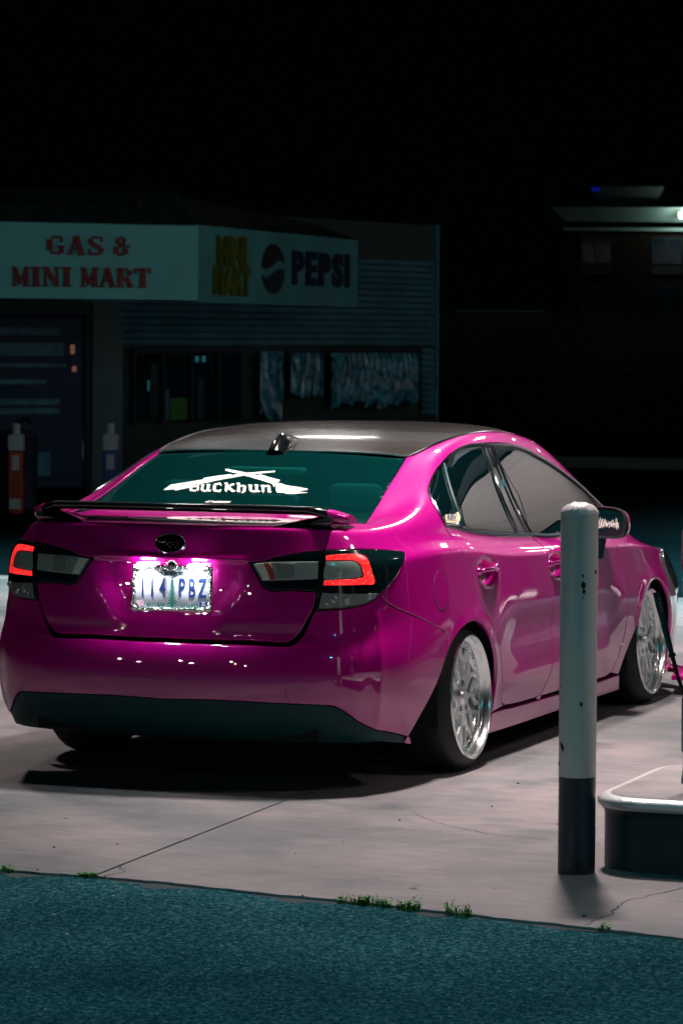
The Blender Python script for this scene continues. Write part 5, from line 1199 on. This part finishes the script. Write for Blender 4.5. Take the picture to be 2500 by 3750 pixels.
# ---- wheels ----
def wheel(side,y,rz=0):
    s=side; R=.2447; e=empty('wheel',(s*.878,y,.292),parent=car)
    e.rotation_euler=(0,math.radians(-2.8)*s,0 if s>0 else math.pi)  # local +x is outboard
    L=lambda pr,n,nm,mat,ang=35: MB().lathe(pr,n,axis='x').build(nm,mat,e,smooth=True,angle=ang)
    L([(.243,-.004),(.250,-.010),(.268,-.019),(.284,-.034),(.2925,-.052),(.2945,-.08),(.2948,-.12),(.2945,-.18),(.291,-.212),(.275,-.235),(.24,-.25)],72,'tyre',M['rubber'],60)
    L([(.2395,-.012),(.2455,-.010),(.2475,-.003),(.2455,.003),(.241,.0035),(.237,-.001),(.2345,-.010),(.233,-.016),(.224,-.024),(.221,-.027),(.219,-.034),(.2175,-.042),(.208,-.046),(.204,-.052)],96,'rim_lip',M['rimlip'],32)
    L([(.204,-.052),(.200,-.10),(.192,-.20),(.20,-.24)],64,'rim_barrel',M['chromerough'])
    L([(0.002,-.155),(.14,-.155),(.15,-.165),(.15,-.175)],40,'brake_disc',pmat('brake_metal',(.05,.08,.09),rough=.4,metal=.7))
    hub=MB(); hub.lathe([(.0,-.024),(.026,-.024),(.030,-.028),(.034,-.034),(.070,-.036),(.078,-.042),(.080,-.060)],48,axis='x')
    hub.build('hub',M['chromerough'],e,smooth=True,angle=30)
    lugs=MB()
    for k in range(5):
        a=2*math.pi*k/5+.3; lugs.lathe([(.0,-.040),(.0105,-.040),(.0105,-.0335),(.0085,-.0332)],12,axis='x',c=(0,.054*math.cos(a),.054*math.sin(a)))
    lugs.build('lug_holes',M['matblack'],e,smooth=True)
    n=10
    for k in range(n):
        a0=2*math.pi*k/n
        sp=MB()
        def arm(r0,t0,r1,t1,w0,w1,x0,x1,d):
            A=(r0*math.cos(t0),r0*math.sin(t0));B=(r1*math.cos(t1),r1*math.sin(t1)); dx,dz=B[0]-A[0],B[1]-A[1]; l=math.hypot(dx,dz); px,pz=-dz/l,dx/l
            vs=[]
            for (P,w,x) in ((A,w0,x0),(B,w1,x1)):
                for (q,xx) in ((-1,x-d),(-.62,x),(.62,x),(1,x-d)): vs.append((xx,P[0]+px*w*q,P[1]+pz*w*q))
            sp.add(vs,[(0,1,5,4),(1,2,6,5),(2,3,7,6),(3,0,4,7),(0,3,2,1),(4,5,6,7)])
        arm(.070,a0,.128,a0,.0145,.0115,-.035,-.034,.018)
        for q in (1,-1): arm(.122,a0+q*.01,.204,a0+q*.235,.0092,.0080,-.034,-.040,.016)
        for q in (1,-1): arm(.158,a0+q*.10,.160,a0+q*.20,.005,.005,-.038,-.040,.010) 
        sp.build('spoke',M['chromerough'],e,bevel=.0015,bseg=1)
    bo=MB()
    for k in range(36):
        a=2*math.pi*k/36; bo.sphere((-.0415,.2125*math.cos(a),.2125*math.sin(a)),.0042,8,5)
    for k in range(n):
        a=2*math.pi*k/n
        for q in (1,-1): bo.sphere((-.034,.196*math.cos(a+q*.235),.196*math.sin(a+q*.235)),.0038,7,5)
    tag(bo.build('rim_bolts',M['chrome'],e,smooth=True),kind='stuff')
    return e
wheel(1,0);wheel(1,2.67);wheel(-1,0);wheel(-1,2.67)
MB().add([(.8945,-.36,.46),(.8945,-.35,.462),(.8945,-.353,.49),(.8945,-.36,.488)],[(0,1,2,3)])
q,n=surfpt(np.array([CV['ARCH1'][0][0]-.06]),np.array([CV['ARCH1'][0][1]-.15]))
# front fog of small trim: side repeater/headlight amber
# ================= FOREGROUND THINGS =================
def bollard_mat():
    m,nt,b=nmat('chipped_bollard_paint'); N=nt.nodes;L=nt.links; tc=N.new('ShaderNodeTexCoord'); sx=N.new('ShaderNodeSeparateXYZ'); L.new(tc.outputs['Object'],sx.inputs[0])
    n=N.new('ShaderNodeTexNoise'); n.inputs['Scale'].default_value=9; n.inputs['Detail'].default_value=7; n.inputs['Roughness'].default_value=.55; L.new(tc.outputs['Object'],n.inputs['Vector'])
    chip=N.new('ShaderNodeValToRGB'); e=chip.color_ramp.elements; e[0].position=.715;e[0].color=(0,0,0,1);e[1].position=.722;e[1].color=(1,1,1,1); L.new(n.outputs['Fac'],chip.inputs['Fac'])
    n2=N.new('ShaderNodeTexNoise'); n2.inputs['Scale'].default_value=16; n2.inputs['Detail'].default_value=8; L.new(tc.outputs['Object'],n2.inputs['Vector'])
    low=N.new('ShaderNodeMath'); low.operation='MULTIPLY_ADD'; L.new(sx.outputs[2],low.inputs[0]); low.inputs[1].default_value=-2.3; L.new(n2.outputs['Fac'],low.inputs[2])
    lr=N.new('ShaderNodeValToRGB'); e=lr.color_ramp.elements; e[0].position=.40;e[0].color=(0,0,0,1);e[1].position=.43;e[1].color=(1,1,1,1); L.new(low.outputs[0],lr.inputs['Fac'])
    st_=N.new('ShaderNodeMath'); st_.operation='LESS_THAN'; st_.inputs[1].default_value=.309; L.new(sx.outputs[2],st_.inputs[0])
    base=N.new('ShaderNodeMix'); base.data_type='RGBA'; base.inputs[6].default_value=(.72,.73,.70,1); base.inputs[7].default_value=(.004,.032,.052,1); L.new(st_.outputs[0],base.inputs['Factor'])
    vr=N.new('ShaderNodeTexNoise'); vr.inputs['Scale'].default_value=3; vr.inputs['Detail'].default_value=6; L.new(tc.outputs['Object'],vr.inputs['Vector'])
    vm=N.new('ShaderNodeMix'); vm.data_type='RGBA'; vm.blend_type='MULTIPLY'; vm.inputs['Factor'].default_value=.15; L.new(base.outputs[2],vm.inputs[6]); L.new(vr.outputs['Fac'],vm.inputs[7])
    mx=N.new('ShaderNodeMath'); mx.operation='MAXIMUM'; L.new(chip.outputs['Color'],mx.inputs[0]); L.new(lr.outputs['Color'],mx.inputs[1])
    c=N.new('ShaderNodeMix'); c.data_type='RGBA'; c.inputs[7].default_value=(.01,.018,.018,1); L.new(mx.outputs[0],c.inputs['Factor']); L.new(vm.outputs[2],c.inputs[6]); L.new(c.outputs[2],b.inputs['Base Color'])
    b.inputs['Roughness'].default_value=.42; bp=N.new('ShaderNodeBump'); bp.inputs['Strength'].default_value=.4; bp.inputs['Distance'].default_value=.002; bp.invert=True; L.new(mx.outputs[0],bp.inputs['Height']); L.new(bp.outputs['Normal'],b.inputs['Normal'])
    return m
bl=empty('bollard',(1.993,-2.290,0)); tag(bl,'steel bollard, white above and dark blue below, with chipped paint beside the island','bollard')
MB().lathe([(0,-.05),(.0595,-.05),(.0598,.10),(.0592,.309),(.0602,.311),(.0598,.7),(.0600,1.144),(.0595,1.1465)],56).build('post',bollard_mat(),bl,smooth=True)
capm=pmat('crusted_cap',(.95,.96,.94),rough=.3,var=.12,coat=.5,vscale=70)
cp=MB().lathe([(.0600,1.147),(.0612,1.1525),(.053,1.166),(.040,1.176),(.022,1.182),(.0,1.184)],56)
R=random.Random(2); cp.v=[(x*(1+R.uniform(-.012,.012)),y*(1+R.uniform(-.012,.012)),z+ (R.uniform(-.0025,.003) if z>1.149 else 0)) for x,y,z in cp.v]
cp.build('cap',capm,bl,smooth=True,angle=80)
for (a,z,r) in ((-1.05,.925,.010),(-1.02,.905,.007),(-1.08,.955,.005),(-1.06,.885,.003),(-1.1,.545,.006),(-2.2,.405,.010),(-2.32,.415,.006),(-2.55,.35,.008),(-2.5,.60,.005)):
    mb=MB(); n=11; P=[]
    rr=R
    for k in range(n):
        t=2*math.pi*k/n; q=r*rr.uniform(.7,1.2); aa=a+q*math.cos(t)*.8/.06; P.append((.0606*math.cos(aa),.0606*math.sin(aa),z+q*1.25*math.sin(t)))
    mb.add(P,[tuple(range(n))]).build('paint_chip',M['matblack'],bl)
# raised pump island
def island_mat():
    return pmat('island_concrete',(.27,.26,.26),rough=.6,var=.3,vscale=4,bump=.3,bscale=50)
isl=empty('pump_island',(2.9,-1.8,0)); tag(isl,'raised concrete island with a rounded steel-edged kerb right of the bollard','island')
def rr_poly(x0,x1,y0,y1,r,n=12):
    P=[]
    for (cx,cy,a0) in ((x0+r,y0+r,math.pi),(x1-r,y0+r,1.5*math.pi),(x1-r,y1-r,0),(x0+r,y1-r,.5*math.pi)):
        for k in range(n+1): a=a0+k*math.pi/2/n; P.append((cx+r*math.cos(a),cy+r*math.sin(a)))
    return P
def stack(levels,name,mat):
    rings=[]
    for (ins,z) in levels: rings.append([(x-2.9,y+1.8,z) for x,y in rr_poly(2.015+ins,4.4-ins,-2.235+ins,-1.27-ins,max(.02,.17-ins))])
    n=len(rings[0]); vs=[p for r in rings for p in r]; m=len(rings)
    fs=[(i*n+j,i*n+(j+1)%n,(i+1)*n+(j+1)%n,(i+1)*n+j) for i in range(m-1) for j in range(n)]+[tuple(range((m-1)*n,m*n))]
    return MB().add(vs,fs).build(name,mat,isl,smooth=True,angle=50)
stack([(.012,-.02),(.012,.17),(.010,.185),(.0,.196)],'kerb_side',pmat('island_side_paint',(.003,.030,.038),rough=.4,spec=.3,var=.4,vscale=5))
stack([(.0,.1965),(-.012,.206),(-.014,.219),(-.004,.231),(.014,.2365),(.030,.2370)],'kerb_lip',pmat('worn_steel',(.6,.64,.64),rough=.38,metal=.4,bump=.3,bscale=60))
stack([(.031,.230),(.031,.2385),(.05,.2395)],'top_slab',island_mat())
# hose stand just entering the frame
hs=empty('air_hose_stand',(2.262,-1.80,.239)); tag(hs,'dark grey hose stand on the island at the right frame edge','hose stand')
M['greypaint']=pmat('grey_enamel',(.06,.13,.135),rough=.4)
MB().lathe([(0,0),(.055,0),(.055,.012),(.050,.05),(.050,.10),(.056,.11),(.056,.285),(.052,.29),(.0,.29)],28).build('lower_post',M['greypaint'],hs,smooth=True)
MB().lathe([(0,.615),(.05,.617),(.057,.625),(.057,.68),(.052,.69),(.05,.70),(.0,.70)],28).build('lower_sleeve',M['greypaint'],hs,smooth=True)
MB().lathe([(0,.29),(.035,.29),(.035,.615)],20).build('stem',M['matblack'],hs,smooth=True)
MB().lathe([(0,.70),(.058,.702),(.062,.71),(.062,.73),(.062,.83),(.055,.85),(.035,.86),(0,.862)],28).build('head_sleeve',M['greypaint'],hs,smooth=True)
hz=empty('tyre_inflator_wand',(2.2,-1.8,.6)); tag(hz,'black handheld inflator wand hanging diagonally in front of the front wheel','hose wand')
off=Vector((2.2,-1.8,.6))
def hp(l): return [tuple(Vector(p)-off) for p in l]
MB().tube(hp([(2.128,-1.86,.873),(2.140,-1.86,.830),(2.150,-1.86,.795)]),[.0105,.0115,.011],12).build('trigger_head',M['blackplastic'],hz,smooth=True,angle=50)
MB().tube(hp([(2.150,-1.86,.795),(2.162,-1.86,.750),(2.186,-1.86,.668)]),[.0105,.0115,.0085],12).build('handle',M['blackplastic'],hz,smooth=True,angle=50)
MB().tube(hp([(2.1845,-1.86,.672),(2.1875,-1.86,.662)]),[.013,.013],12).build('collar',M['matblack'],hz,smooth=True)
MB().tube(hp([(2.187,-1.86,.664),(2.205,-1.86,.600),(2.222,-1.845,.545),(2.24,-1.82,.47),(2.26,-1.80,.40)]),[.0075,.0065,.006,.006,.006],10).build('hose',M['matblack'],hz,smooth=True)
mb=MB()
for k in range(4): mb.box(hp([(2.139+k*.0032,-1.874,.848-k*.012)])[0],hp([(2.146+k*.0032,-1.866,.855-k*.012)])[0])
mb.build('trigger',M['greypaint'],hz)
